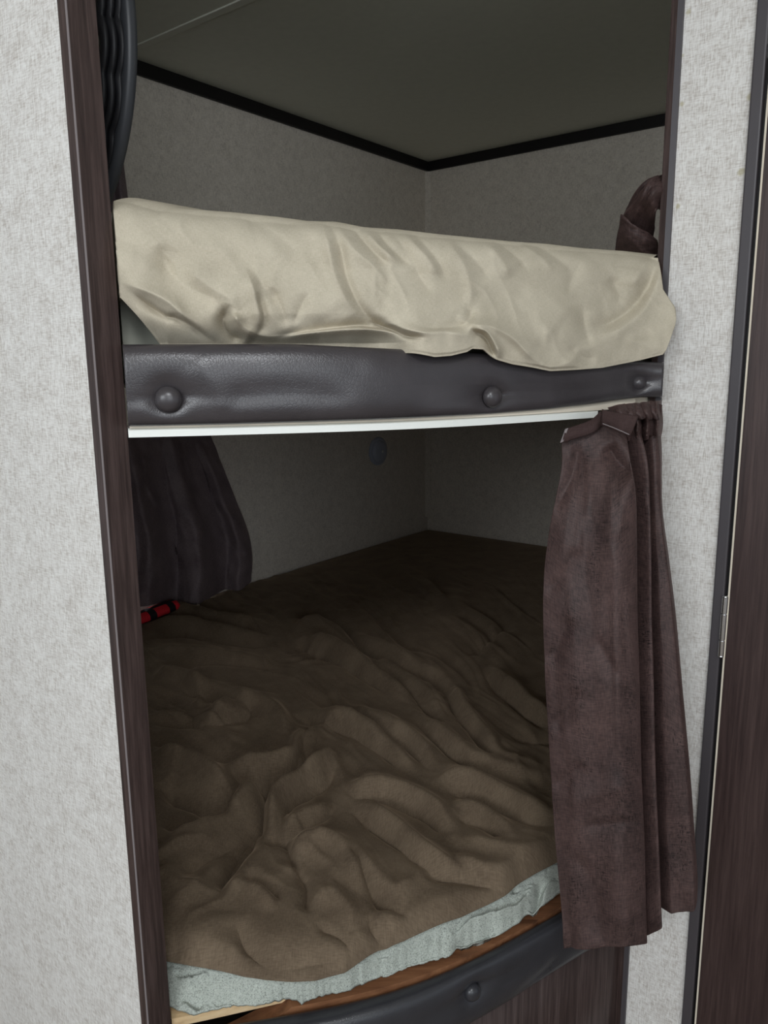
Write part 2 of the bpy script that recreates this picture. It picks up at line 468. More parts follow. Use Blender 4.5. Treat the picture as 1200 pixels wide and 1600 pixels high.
# right partition (aisle face along E2, inner face along E1)
D0 = None
thD = float(bearing(1155, 400)); rD = float(strip_r(thD)); D = np.array([math.sin(thD) * rD, math.cos(thD) * rD])
strip_w = float((D - T) @ E2)
o = prism('wall_right', [T + .002 * E1, T + .002 * E1 + E2 * (strip_w + .004), T + E2 * (strip_w + .004) + .036 * E1, T + .036 * E1 + .002 * E2], Z_FLOOR, H_CEIL, M['paper'])
structure(o, 'narrow strip of pale linen wall between the bunks and the dark door')
structure(slab('wall_side', T + E2 * .002 + E1 * .036, E1, float((CORNER - T) @ E1) - .036, E2, .034, Z_FLOOR, H_CEIL, M['paper_in']), 'inner bunk wall on the door side')
# post trim on the partition end: wide face across the end, narrow lip on the aisle face
o = prism('trim_1', [A_ - 0.0112 * E2 - .004 * E1, A_ - .004 * E1 + .003 * E2, B + .003 * E2, B - 0.0112 * E2 + .003 * E1, B - 0.0112 * E2 - .002 * E1, B - .002 * E1 - .006 * E2, A_ - .006 * E2 + .0 * E1, A_ - 0.0112 * E2],
          Z_FLOOR, H_CEIL, M['post']); structure(o, 'dark brown wood trim on the end of the left partition')
structure(prism('trim_2', [A_ - .0043 * E1 + .0015 * E2, A_ - .0043 * E1 + .0033 * E2, A_ - .0032 * E1 + .0034 * E2, A_ - .0032 * E1 + .0015 * E2], Z_FLOOR, H_CEIL, M['thread']))
# right corner moulding, two tones
structure(prism('trim_3', [T - .003 * E1 - .003 * E2, T - .004 * E1 + .0055 * E2, T + .003 * E1 + .0055 * E2, T + .02 * E1 - .003 * E2], Z_FLOOR, H_CEIL, M['post']), 'thin dark moulding on the right edge of the bunk opening')
structure(prism('trim_4', [T - .004 * E1 + .0055 * E2, T - .003 * E1 + .0125 * E2, T + .004 * E1 + .0125 * E2, T + .004 * E1 + .0055 * E2], Z_FLOOR, H_CEIL, M['grey_trim']))
# ceiling mouldings and the corner bead
structure(slab('trim_5', CORNER, -E1, left_len, E2, .012, H_CEIL - .036, H_CEIL, M['black_trim'], bev=.003), 'black moulding where the ceiling meets the left inner wall')
structure(slab('trim_6', CORNER, E2, W_IN, -E1, .012, H_CEIL - .036, H_CEIL, M['black_trim'], bev=.003), 'black moulding where the ceiling meets the far inner wall')
structure(prism('trim_7', [CORNER, CORNER + .016 * E2, CORNER + .010 * E2 - .006 * E1, CORNER + .006 * E2 - .010 * E1, CORNER - .016 * E1], -.66, H_CEIL - .03, M['paper_in']))
# ceiling seam batten, across the bunk
sx, sy, sz = rays(218, 76); k = H_CEIL / sz; S0 = np.array([sx * k, sy * k])
S0 = S0 - E2 * float((S0 - CORNER) @ E2)
o = slab('seam_batten', S0, E2, W_IN + .3, -E1, .022, H_CEIL - .004, H_CEIL, M['ceiling'], ceil, bev=.0015)
# door, frame and hinge beyond the right strip
dr = empty('door_1', D[0], D[1], Z_FLOOR); structure(dr, 'dark brown wood door on a steel hinge at the right edge')
Z_DOOR = float(strip_r(bearing(1197, 88))) * float(elev(1197, 88))
def child(o): adopt(o, dr); return o
fr = child(prism('door_frame', [D - .005 * E1, D - .005 * E1 + .0145 * E2, D + .03 * E1 + .0145 * E2, D + .03 * E1], Z_FLOOR, H_CEIL, M['grey_trim'], bev=.002))
fr['label'] = 'grey door frame'
child(prism('door_stop', [D + .006 * E1 + .0145 * E2, D + .006 * E1 + .06 * E2, D + .03 * E1 + .06 * E2, D + .03 * E1 + .0145 * E2], Z_FLOOR, Z_DOOR, M['black_trim']))
dl = child(prism('door_leaf', [D + .0215 * E2 - .004 * E1, D + .62 * E2 - .004 * E1, D + .62 * E2 + .026 * E1, D + .0215 * E2 + .026 * E1], Z_FLOOR + .02, Z_DOOR, M['door'], bev=.0008))
ed = child(prism('edge_band', [D + .0190 * E2 - .0035 * E1, D + .0215 * E2 - .0042 * E1, D + .0215 * E2 + .02 * E1, D + .0190 * E2 + .02 * E1], Z_FLOOR + .02, Z_DOOR, M['cream']))
ed['label'] = 'pale bare edge of the door'
hd = child(prism('door_head', [D + .0145 * E2 - .002 * E1, D + .62 * E2 - .002 * E1, D + .62 * E2 + .03 * E1, D + .0145 * E2 + .03 * E1], Z_DOOR + .012, H_CEIL, M['white'], bev=.002))
hd['label'] = 'white board above the door'
hp = D + .0165 * E2 - .0065 * E1
def zs(px, py): return float(strip_r(bearing(px, py)) * elev(px, py))
z_h0, z_h3 = zs(1119, 1021), zs(1125, 929); z_h1 = zs(1121, 996); z_h2 = zs(1123, 955)
hg = child(tube('hinge', [(hp[0], hp[1], z + ZC) for z in np.linspace(z_h0, z_h3, 4)], .0031, M['steel'], seg=14)); hg['label'] = 'steel butt hinge'
for zz, zb in ((z_h0, z_h1), (z_h1, z_h2), (z_h2, z_h3)):
    kn = tube('knuckle', [(hp[0], hp[1], z + ZC) for z in np.linspace(zz + .001, zb - .001, 3)], .0040, M['steel'], seg=24); adopt(kn, dr); kn.parent = hg; kn.matrix_parent_inverse = hg.matrix_parent_inverse @ Matrix.Identity(4); kn.matrix_parent_inverse = Matrix.Identity(4)
    kn.matrix_basis = Matrix.Identity(4)
for zz in (z_h0, z_h3):
    pn = lathe('pin_head', [(0, -.002), (.0038, -.001), (.0038, .001), (0, .002)], M['steel'], None, (hp[0], hp[1], zz + ZC), (0, 0, 1), 14); pn.parent = hg

# ------------------------------------------------------------------ bunk platforms
TH = np.linspace(TH_B + .004, TH_T - .002, 150)
def deck_poly(inset, side=.002, foot=0.0):
    """plan outline of a bunk platform: curved front, then along the walls"""
    th = np.linspace(TH_B + .010, TH_T - .002, 40)
    pts = [np.array([math.sin(t), math.cos(t)]) * (float(FR(t)) + inset) for t in th]
    c2 = CORNER + E2 * (W_IN - side) - E1 * side
    c3 = CORNER + E2 * side - E1 * side
    c4 = CORNER + E2 * side - E1 * (left_len - .05 - side - .003)
    pts += [T + E1 * (inset + .04) - E2 * side * 2, c2, c3, c4 + E1 * foot, B + E1 * (.006 + foot) - E2 * .02]
    return pts

def hz(px, py, off=0.0):
    return (float(FR(float(bearing(px, py)))) - off) * float(elev(px, py))
_fb = [(202, 668), (340, 665), (480, 661), (620, 656), (770, 648), (855, 641), (920, 633), (960, 627), (1000, 621), (1035, 621)]
FB_T = np.array([float(bearing(*q)) for q in _fb]); FB_Z = np.array([hz(q[0], q[1], .03) for q in _fb])
def fascia_zb(th): return np.interp(th, FB_T, FB_Z)
_ft = [(195, 538), (450, 537), (620, 545), (850, 556), (1040, 566)]
FT_T = np.array([float(bearing(*q)) for q in _ft]); FT_Z = np.array([hz(q[0], q[1], .02) for q in _ft])
def fascia_zt(th): return np.interp(th, FT_T, FT_Z)
Z_RAIL = hz(300, 681, .01)                  # underside of the curtain rail
Z_PAD = float(FT_Z[1]) + .001

BTN_UP = [(263, 624, .0135), (769, 620, .0125), (998, 598, .0105)]
BTN_LO = [(738, 1550, .0125)]
def pad(name, z_top, z_bot, off_out, thick, mat, parent, btns, creases, th=None, bulge=.006):
    """padded vinyl edge along the curved front: closed rounded section, pulled in at its buttons"""
    th = np.linspace(TH_B + .0038, TH_T + .011, 260) if th is None else th
    ns = 72
    a = np.linspace(0, 2 * math.pi, ns, endpoint=False)
    ex = 3.2
    ca, sa = np.cos(a), np.sin(a)
    sx_ = np.sign(ca) * np.abs(ca) ** (2 / ex); sz_ = np.sign(sa) * np.abs(sa) ** (2 / ex)
    TT, AA = np.meshgrid(th, a, indexing='ij')
    zt, zb = z_top(TT), z_bot(TT)
    zm, hh = (zt + zb) / 2, (zt - zb) / 2
    z = zm + hh * sz_[None, :]
    off = off_out - thick / 2 + thick / 2 * sx_[None, :]
    front = np.clip(sx_, 0, 1)[None, :]
    s = TT * 0.95
    r0 = FRS(TT)
    for (bt, bz, br) in btns:
        dx = (TT - bt) * float(FR(bt)); dz = z - bz
        d = np.hypot(dx, dz * 1.1)
        off = off - front * (.0085 * np.exp(-(d / (br * 1.25)) ** 2) + .0045 * np.exp(-(d / (br * 3.2)) ** 2))
        for sg, tilt, ln in ((1, .03, .10), (-1, -.06, .07)):
            u = dx * sg
            off = off - front * .0035 * np.exp(-((dz - tilt * u - .002 * np.sin(u * 60)) / (.0045 + u.clip(0) * .06)) ** 2) * np.exp(-u.clip(0) / ln * 1.6) * (u > -.006)
    for (pts, w1, w2, amp) in creases:
        px, py = project(np.sin(TT) * r0, np.cos(TT) * r0, z)
        off = off + front * fold(px, py, pts, w1, w2, amp)
    off = off + front * .0012 * fbm(TT * 7, z * 9, 3, 2)
    P = polar(TT, r0 - off, z)
    return grid(name, P[:, ::-1], mat, parent, 0)if False else _closed(name, P, mat, parent)

def _closed(name, P, mat, parent):
    Q = np.concatenate([P, P[:, :1]], axis=1)
    o = grid(name, Q, mat, parent)
    me = o.data
    bm = bmesh.new(); bm.from_mesh(me); bmesh.ops.remove_doubles(bm, verts=bm.verts, dist=1e-6)
    bmesh.ops.holes_fill(bm, edges=bm.edges, sides=0); bmesh.ops.recalc_face_normals(bm, faces=bm.faces)
    bm.to_mesh(me); bm.free()
    me.polygons.foreach_set('use_smooth', [True] * len(me.polygons))
    return o

def front_pt(px, py, off):
    th = float(bearing(px, py)); r = float(FR(th)) - off
    return th, r, r * float(elev(px, py))

def make_buttons(parent, specs, off, mat, tilt=0.0):
    res = []
    for (px, py, rad) in specs:
        th, r, z = front_pt(px, py, off); e = 1e-3
        p0 = np.array([math.sin(th - e), math.cos(th - e)]) * float(FR(th - e)); p1 = np.array([math.sin(th + e), math.cos(th + e)]) * float(FR(th + e))
        t = (p1 - p0) / np.linalg.norm(p1 - p0); n = np.array([t[1], -t[0]])
        if n @ np.array([math.sin(th), math.cos(th)]) > 0: n = -n
        prof = [(0, -.004), (rad * .96, -.003), (rad, .0), (rad * .97, .0025), (rad * .86, .0052), (rad * .66, .0075), (rad * .38, .0089), (0, .0094)]
        b = lathe('button', prof, mat, None, (math.sin(th) * r, math.cos(th) * r, z + ZC), (n[0], n[1], tilt), 32)
        b.parent = parent; res.append((th, z, rad))
    return res

# upper bunk ---------------------------------------------------------------
ub = empty('bunk_platform', 0.1, 1.6, -.06); tag(ub, 'upper bunk platform with a charcoal padded vinyl edge and white curtain rail', 'bunk')
UBI = Matrix.Translation(-Vector(ub.location))
def up(o): o.parent = ub; o.matrix_parent_inverse = UBI; return o
o = up(prism('deck', deck_poly(.012), Z_RAIL + .011, Z_RAIL + .050, M['cream'])); o['label'] = 'cream painted plywood deck'
bt = [(lambda q: (q[0], q[2], s[2]))(front_pt(s[0], s[1], .030)) for s in BTN_UP]
ed = up(pad('padded_edge', fascia_zt, fascia_zb, .034, .042, M['vinyl'], None, bt,
            [([(330, 615), (460, 612), (560, 622)], 14, 22, -.0022), ([(640, 612), (700, 606), (760, 602)], 10, 16, -.002),
             ([(790, 610), (860, 606), (930, 600), (985, 588)], 10, 16, -.002), ([(300, 560), (330, 600), (360, 640)], 20, 20, .0016),
             ([(985, 580), (990, 600), (1000, 616)], 8, 8, -.004), ([(560, 560), (620, 600), (640, 650)], 30, 30, .0012)]))
ed['label'] = 'charcoal vinyl padded edge with sunken buttons'
make_buttons(ed, BTN_UP, .0265, M['vinyl'])
for b in ed.children: b.matrix_parent_inverse = Matrix.Translation(Vector((0, 0, 0)))
# rail: a thin white channel below the deck
thr = np.linspace(TH_B + .003, float(bearing(934, 650)), 90)
prof = [(.012, Z_RAIL), (.012, Z_RAIL + .0075), (.009, Z_RAIL + .009), (-.004, Z_RAIL + .009), (-.004, Z_RAIL)]
P = np.stack([polar(thr, FR(thr) - a, b) for a, b in prof], 1)
rl = up(_closed('curtain_rail', P, M['white'], None)); rl['label'] = 'white curtain rail'
rl.data.polygons.foreach_set('use_smooth', [False] * len(rl.data.polygons))
prof = [(.013, Z_RAIL + .0095), (.013, Z_RAIL + .028), (.004, Z_RAIL + .028), (.004, Z_RAIL + .0095)]
thr2 = np.linspace(TH_B + .005, TH_T - .02, 90)
P = np.stack([polar(thr2, FR(thr2) - a, b) for a, b in prof], 1)
o = up(_closed('deck_lip', P, M['cream'], None)); o['label'] = 'cream wooden lip of the deck'
o.data.polygons.foreach_set('use_smooth', [False] * len(o.data.polygons))

# lower bunk ---------------------------------------------------------------
lb = empty('bunk_platform', 0.1, 1.6, Z_FLOOR); tag(lb, 'lower bunk platform with pine deck, black padded edge and dark wood front panel', 'bunk')
LBI = Matrix.Translation(-Vector(lb.location))
def lp(o): o.parent = lb; o.matrix_parent_inverse = LBI; return o
o = lp(prism('deck', deck_poly(.03), Z_DECK_LO - .018, Z_DECK_LO - .001, M['pine'])); o['label'] = 'pale pine plywood deck'
# pale front edge board, left, and the stained board inside the padding
thl = np.linspace(TH_B + .003, float(bearing(462, 1567)), 30)
def edge_board(name, th, i0, i1, z0, z1, mat):
    prof = [(-i0, z0), (-i0, z1), (-i1, z1), (-i1, z0)]
    P = np.stack([polar(th, FR(th) - a, b) for a, b in prof], 1)
    o = lp(_closed(name, P, mat, None)); o.data.polygons.foreach_set('use_smooth', [False] * len(o.data.polygons)); return o
def gap_in(th): return np.interp(th, [TH_B, float(bearing(470, 1566))], [.018, .002])
thb = np.linspace(TH_B + .003, TH_T - .006, 110)
drop = -.045 * np.clip((float(bearing(455, 1575)) - thb) / .12, 0, 1) ** .8
P = np.stack([polar(thb, FR(thb) + a, b) for a, b in [(.027, Z_DECK_LO - .06), (.027, Z_DECK_LO - .002 + drop), (-.003, Z_DECK_LO - .002 + drop), (-.003, Z_DECK_LO - .06)]], 1)
o = lp(_closed('inner_board', P, M['brown_board'], None)); o.data.polygons.foreach_set('use_smooth', [False] * len(o.data.polygons)); o['label'] = 'brown stained board behind the padding'
P = np.stack([polar(thl, FR(thl) + np.interp(thl, [thl[0], thl[-1]], [a0, a1]), b) for a0, a1, b in
              [(.004, .016, Z_DECK_LO - .010), (.004, .016, Z_DECK_LO + .002), (.05, .05, Z_DECK_LO + .002), (.05, .05, Z_DECK_LO - .010)]], 1)
o = lp(_closed('edge_strip', P, M['pine'], None)); o.data.polygons.foreach_set('use_smooth', [False] * len(o.data.polygons)); o['label'] = 'raw pine edge strip'
btl = [(lambda q: (q[0], q[2], s[2]))(front_pt(s[0], s[1], .030)) for s in BTN_LO]
thp = np.linspace(TH_B + .003, TH_T + .004, 260)
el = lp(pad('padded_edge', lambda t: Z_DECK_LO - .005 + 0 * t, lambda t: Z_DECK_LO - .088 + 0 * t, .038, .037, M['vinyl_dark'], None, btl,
            [([(600, 1600), (700, 1560), (800, 1500), (870, 1450)], 12, 20, .0016), ([(800, 1530), (850, 1490), (880, 1460)], 8, 14, -.003)], thp))
el['label'] = 'black vinyl padded edge'
make_buttons(el, BTN_LO, .026, M['vinyl_dark'])
thq = np.linspace(TH_B + .004, TH_T - .003, 60)
P = np.stack([polar(thq, FR(thq) + a, b) for a, b in [(.004, Z_FLOOR), (.004, Z_DECK_LO - .05), (.022, Z_DECK_LO - .05), (.022, Z_FLOOR)]], 1)
o = lp(_closed('front_panel', P, M['panel'], None)); o['label'] = 'curved dark wood panel under the lower bunk'
me = o.data
for p in me.polygons: p.use_smooth = abs(p.normal.z) < .3
bpy.context.view_layer.update()

# ------------------------------------------------------------------ upper mattress and sheet
TOPL = np.array([(120, 300), (175, 308), (250, 325), (330, 331), (400, 338), (450, 345), (500, 347), (540, 355), (600, 359), (660, 366), (720, 372), (780, 378), (840, 382), (900, 389), (960, 393), (1025, 400), (1090, 404)], float)
HEM = np.array([(100, 536), (560, 537), (620, 546), (640, 550), (680, 558), (705, 556), (730, 550), (738, 545), (756, 546), (776, 562), (800, 569), (830, 574), (860, 580), (900, 578), (940, 575), (1000, 563), (1040, 553), (1052, 530), (1080, 530)], float)
mo = prism('mattress', [p for p in deck_poly(.05, .01, .11)], Z_RAIL + .051, .108, M['mattress'], bev=.02)
tag(mo, 'pale grey-green mattress of the upper bunk, under the cream sheet', 'mattress')

def build_sheet():
    nu, nv = 560, 250
    u = np.linspace(0, 1, nu)
    # rows: 0..a back top, round over, face, hem
    v = np.concatenate([np.linspace(0, .16, 16, endpoint=False), np.linspace(.16, 1, nv - 16)])
    U, V = np.meshgrid(u, v, indexing='ij')
    # right edge of the cloth drifts outwards with depth down the face
    _k = smooth_poly([(0, float(bearing(1022, 400))), (.16, float(bearing(1024, 402))), (.30, float(bearing(1034, 425))), (.45, float(bearing(1048, 460))), (.6, float(bearing(1055, 495))), (.8, float(bearing(1054, 530))), (.92, float(bearing(1047, 545))), (1, float(bearing(1036, 553)))], 8)
    thR = np.interp(v, _k[:, 0], _k[:, 1])
    thL = TH_B - .16
    th = thL + (thR[None, :] - thL) * U
    th0 = thL + (thR.max() - thL) * U
    px0 = 600 + F_PX * np.tan(th) * 1.0
    # top height from the outline
    tb = bearing(TOPL[:, 0], TOPL[:, 1]); te = elev(TOPL[:, 0], TOPL[:, 1])
    rtop = FRS(th) + .02
    zt = np.interp(th, tb, te) * rtop
    hb = bearing(HEM[:, 0], HEM[:, 1]); he = elev(HEM[:, 0], HEM[:, 1])
    over = np.clip((th - float(bearing(575, 540))) / .075, 0, 1); over = over * over * (3 - 2 * over)    # 1 where the cloth hangs outside the padding
    zh = np.interp(th, hb, he) * (FRS(th) - .043) * over + (1 - over) * (Z_PAD - .016)
    # left end: the hem lifts and shows the mattress
    lift = np.clip((float(bearing(262, 530)) - th) / (float(bearing(262, 530)) - float(bearing(187, 470))), 0, 1)
    zh = zh + lift ** .8 * .062
    off = np.zeros_like(U); z = np.zeros_like(U)
    RND = .05
    k = V < .16
    t = V / .16
    z1 = zt + .004
    off = np.where(k, -.62 + (.62 - .055) * t, off); z = np.where(k, z1 + .004 * (1 - t), z)
    k2 = (V >= .16) & (V < .34); t = (V - .16) / .18
    ang = t * math.pi / 2
    off = np.where(k2, -.055 + .067 * np.sin(ang), off); z = np.where(k2, z1 - RND * (1 - np.cos(ang)), z)
    k3 = V >= .34; t = (V - .34) / .66
    zz = (z1 - RND) * (1 - t) + zh * t
    bul = .012 + .010 * np.sin(np.pi * np.clip(t, 0, 1)) 
    zf = Z_PAD                                   # top of the padding
    out = np.clip((zf + .055 - zz) / .055, 0, 1); out = out * out * (3 - 2 * out)
    inn = np.clip((zf + .03 - zz) / .03, 0, 1) ** 1.5
    o3 = bul * (1 - out * over) + over * out * .046 - (1 - over) * inn * .030
    off = np.where(k3, o3, off); z = np.where(k3, zz, z)
    # keep clear of the right partition
    r = FRS(th) - off
    PX, PY = project(np.sin(th) * r, np.cos(th) * r, z)
    g2 = lambda L, ox=150, oy=280, s=2.4: [(ox + a / s, oy + b / s) for a, b in L]
    g3 = lambda L: g2(L, 600, 240, 2.4)
    h = np.zeros_like(U)
    FO = [
        (g2([(240, 240), (270, 330), (340, 400), (430, 440), (500, 480)]), 26, 26, -.0075),
        (g2([(330, 330), (420, 400), (500, 450), (545, 500)]), 20, 16, .006),
        (g2([(90, 385), (250, 450), (330, 515), (400, 570), (450, 610)]), 14, 8, .008),
        (g2([(140, 430), (250, 505), (300, 520), (360, 550), (440, 612)]), 4, 8, -.009),
        (g2([(500, 470), (478, 530), (505, 580), (560, 606)]), 7, 10, -.014),
        (g2([(520, 500), (540, 560), (600, 595)]), 8, 10, .009),
        (g2([(560, 330), (600, 450), (615, 540), (585, 600)]), 8, 16, .007),
        (g2([(605, 420), (632, 520), (600, 596)]), 7, 6, -.006),
        (g2([(660, 400), (700, 500), (720, 560)]), 7, 10, -.0035),
        (g2([(800, 420), (760, 500), (740, 550)]), 8, 10, -.0035),
        (g2([(560, 290), (640, 420), (690, 470)]), 12, 12, -.003),
        (g2([(840, 160), (870, 240), (895, 360), (950, 470), (1010, 530)]), 22, 12, .0075),
        (g2([(870, 165), (915, 250), (945, 380), (1000, 490), (1080, 555), (1180, 590)]), 9, 20, -.0085),
        (g2([(900, 180), (960, 260), (1040, 330), (1100, 400)]), 8, 10, .004),
        (g2([(960, 180), (1040, 270), (1110, 330)]), 6, 8, -.0045),
        (g2([(1050, 195), (1110, 260), (1190, 330)]), 6, 8, -.004),
        (g2([(1000, 190), (1080, 270), (1140, 320)]), 5, 6, .003),
        (g2([(540, 130), (700, 220), (800, 330)]), 14, 18, -.003),
        (g2([(690, 598), (800, 578), (930, 566), (1060, 566), (1180, 590)]), 7, 7, .010),
        (g2([(640, 590), (760, 575), (900, 556), (1000, 548), (1120, 570)]), 7, 5, -.008),
        (g2([(480, 470), (560, 560), (640, 590), (720, 580), (860, 570)]), 12, 6, .006),
        (g3([(-60, 650), (20, 640), (80, 660), (150, 672), (230, 668), (300, 680), (345, 690)]), 9, 9, .008),
        (g3([(-60, 625), (20, 655), (90, 685), (160, 688)]), 6, 5, -.009),
        (g3([(300, 560), (325, 600), (300, 640), (200, 655), (120, 650)]), 10, 10, -.007),
        (g3([(270, 610), (330, 640), (400, 650), (480, 690), (540, 750), (600, 805)]), 14, 9, .009),
        (g3([(320, 660), (370, 680), (395, 715), (415, 770)]), 4, 8, -.011),
        (g3([(330, 655), (385, 670), (420, 720), (440, 770)]), 5, 8, .008),
        (g3([(1022, 395), (1008, 450), (975, 520), (915, 590), (830, 640), (760, 640)]), 14, 12, -.014),
        (g3([(1035, 400), (1030, 460), (1000, 540), (950, 610), (880, 660), (800, 680)]), 14, 34, .012),
        (g3([(745, 560), (752, 640), (775, 730)]), 10, 16, -.006),
        (g3([(700, 560), (640, 640), (600, 700)]), 16, 22, .004),
        (g3([(20, 290), (90, 370), (140, 470), (190, 540)]), 9, 13, -.004),
        (g3([(60, 295), (150, 380), (210, 470)]), 8, 11, .004),
        (g3([(120, 305), (200, 400), (240, 480)]), 7, 10, -.003),
        (g3([(230, 320), (300, 420), (325, 520), (318, 590)]), 10, 14, .004),
        (g3([(260, 330), (350, 410), (400, 480)]), 8, 10, -.003),
        (g3([(380, 335), (440, 400), (475, 470)]), 8, 10, .0035),
        (g3([(420, 330), (500, 390), (545, 440)]), 7, 9, -.003),
        (g3([(500, 335), (590, 390), (640, 450)]), 7, 9, .003),
        (g3([(580, 345), (660, 400), (720, 450)]), 7, 9, -.003),
        (g3([(740, 400), (700, 480), (690, 540)]), 10, 12, -.003),
        (g3([(850, 460), (880, 530), (870, 580)]), 10, 10, -.004),
        (g3([(990, 390), (960, 450), (930, 500)]), 8, 10, .004),
        (g3([(690, 720), (740, 760), (800, 770)]), 8, 10, -.003),
        (g3([(900, 690), (980, 720), (1050, 740)]), 14, 14, .003),
        (g3([(560, 760), (620, 800), (700, 780), (740, 720)]), 10, 14, .004),
    ]
    for (pts, w1, w2, amp) in FO: h = h + fold(PX, PY, pts, w1, w2, amp * 1.5, 1.4)
    wx, wy = PX / 60 + .6 * vnoise(PX / 90, PY / 90, 4), PY / 80
    h = h + .0024 * fbm(wx, wy, 8, 3) + .0016 * (1 - 1.8 * np.abs(vnoise((PX * .8 - PY * .45) / 34 + .7 * vnoise(PX / 60, PY / 60, 44), (PX * .45 + PY * .8) / 90, 45))) * np.clip((PX - 150) / 100, 0, 1)
    d = (PX * .62 - PY * .78); e = (PX * .78 + PY * .62)
    h = h + .0009 * (1 - np.abs(fbm(d / 22, e / 120, 21, 2))) * np.clip((430 - PY) / 90, 0, 1)
    face = np.clip((V - .12) / .1, 0, 1)
    off = off + h * face * np.clip((1 - V) / .03, .45, 1)
    fo = np.maximum(off, -.02)
    r = FRS(th) - fo
    r = np.where(th > TH_T - .03, np.minimum(r, strip_r(np.maximum(th, TH_T)) - .012), r)
    lim = wall_range(th, B + .10 * E1, E1)
    wgt = np.clip((TH_B + .0045 - th) / .003, 0, 1)
    r = np.where(th < TH_B + .0045, np.maximum(r, r * (1 - wgt) + lim * wgt), r)
    P = polar(th, r, z)
    back = np.maximum(-.02 - off, 0)
    P[..., 0] += E1[0] * back; P[..., 1] += E1[1] * back
    # keep the flat top on its own side of the door-side wall
    q = (P[..., 0] - T[0]) * E2[0] + (P[..., 1] - T[1]) * E2[1]
    push = np.where(back > 0, np.maximum(q + .006, 0), 0)
    P[..., 0] -= E2[0] * push; P[..., 1] -= E2[1] * push
    # sag of the flat top
    return grid('fitted_sheet', P, M['sheet'], None, .002, offset=1)
sh = build_sheet(); tag(sh, 'cream rumpled sheet over the upper mattress, hanging over the padded edge', 'sheet')

# ------------------------------------------------------------------ lower mattress (bare foam edge) and blanket
EDGE = np.array([(150, 1495), (261, 1501), (300, 1508), (346, 1516), (380, 1524), (416, 1529), (455, 1532), (492, 1531), (538, 1519), (573, 1494), (590, 1484), (603, 1480), (629, 1471), (678, 1448), (720, 1432), (760, 1413), (785, 1400), (807, 1382), (840, 1362), (871, 1346), (920, 1320), (985, 1290), (1010, 1280)], float)
FOAM = np.array([(150, 1570), (262, 1574), (285, 1584), (301, 1589), (318, 1586), (335, 1581), (365, 1575), (400, 1575), (427, 1568), (455, 1564), (464, 1568), (472, 1574), (480, 1568), (490, 1564), (522, 1556), (550, 1549), (573, 1538), (605, 1527), (637, 1515), (670, 1506), (702, 1497), (709, 1490), (716, 1481), (740, 1472), (783, 1461), (805, 1448), (824, 1432), (850, 1416), (874, 1398), (930, 1355), (990, 1310), (1015, 1295)], float)

def plane_rng(tab, z):
    b = bearing(tab[:, 0], tab[:, 1]); e = elev(tab[:, 0], tab[:, 1]); return b, z / e

def inner_rng(th):
    r = np.minimum(wall_range(th, CORNER + .012 * E2, E2), wall_range(th, CORNER - .012 * E1, E1))
    r = np.minimum(r, np.where(th > TH_T, 99, 99))
    r = np.minimum(r, wall_range(th, CORNER + (W_IN - .012) * E2, E2) if False else r)
    return r

def front_limit(th):
    """left of the post: the foot partition's inner face"""
    rp = wall_range(th, B + .012 * E1, E1)
    return rp

_far = CORNER + E2 * (W_IN - .06)
TH_FAR = math.atan2(_far[0], _far[1])
def side_limit(th):
    """beyond the right edge of the opening the bed goes on behind the door-side wall"""
    return np.where(th > TH_T - .004, wall_range(th, T - .012 * E2, E2), 0)

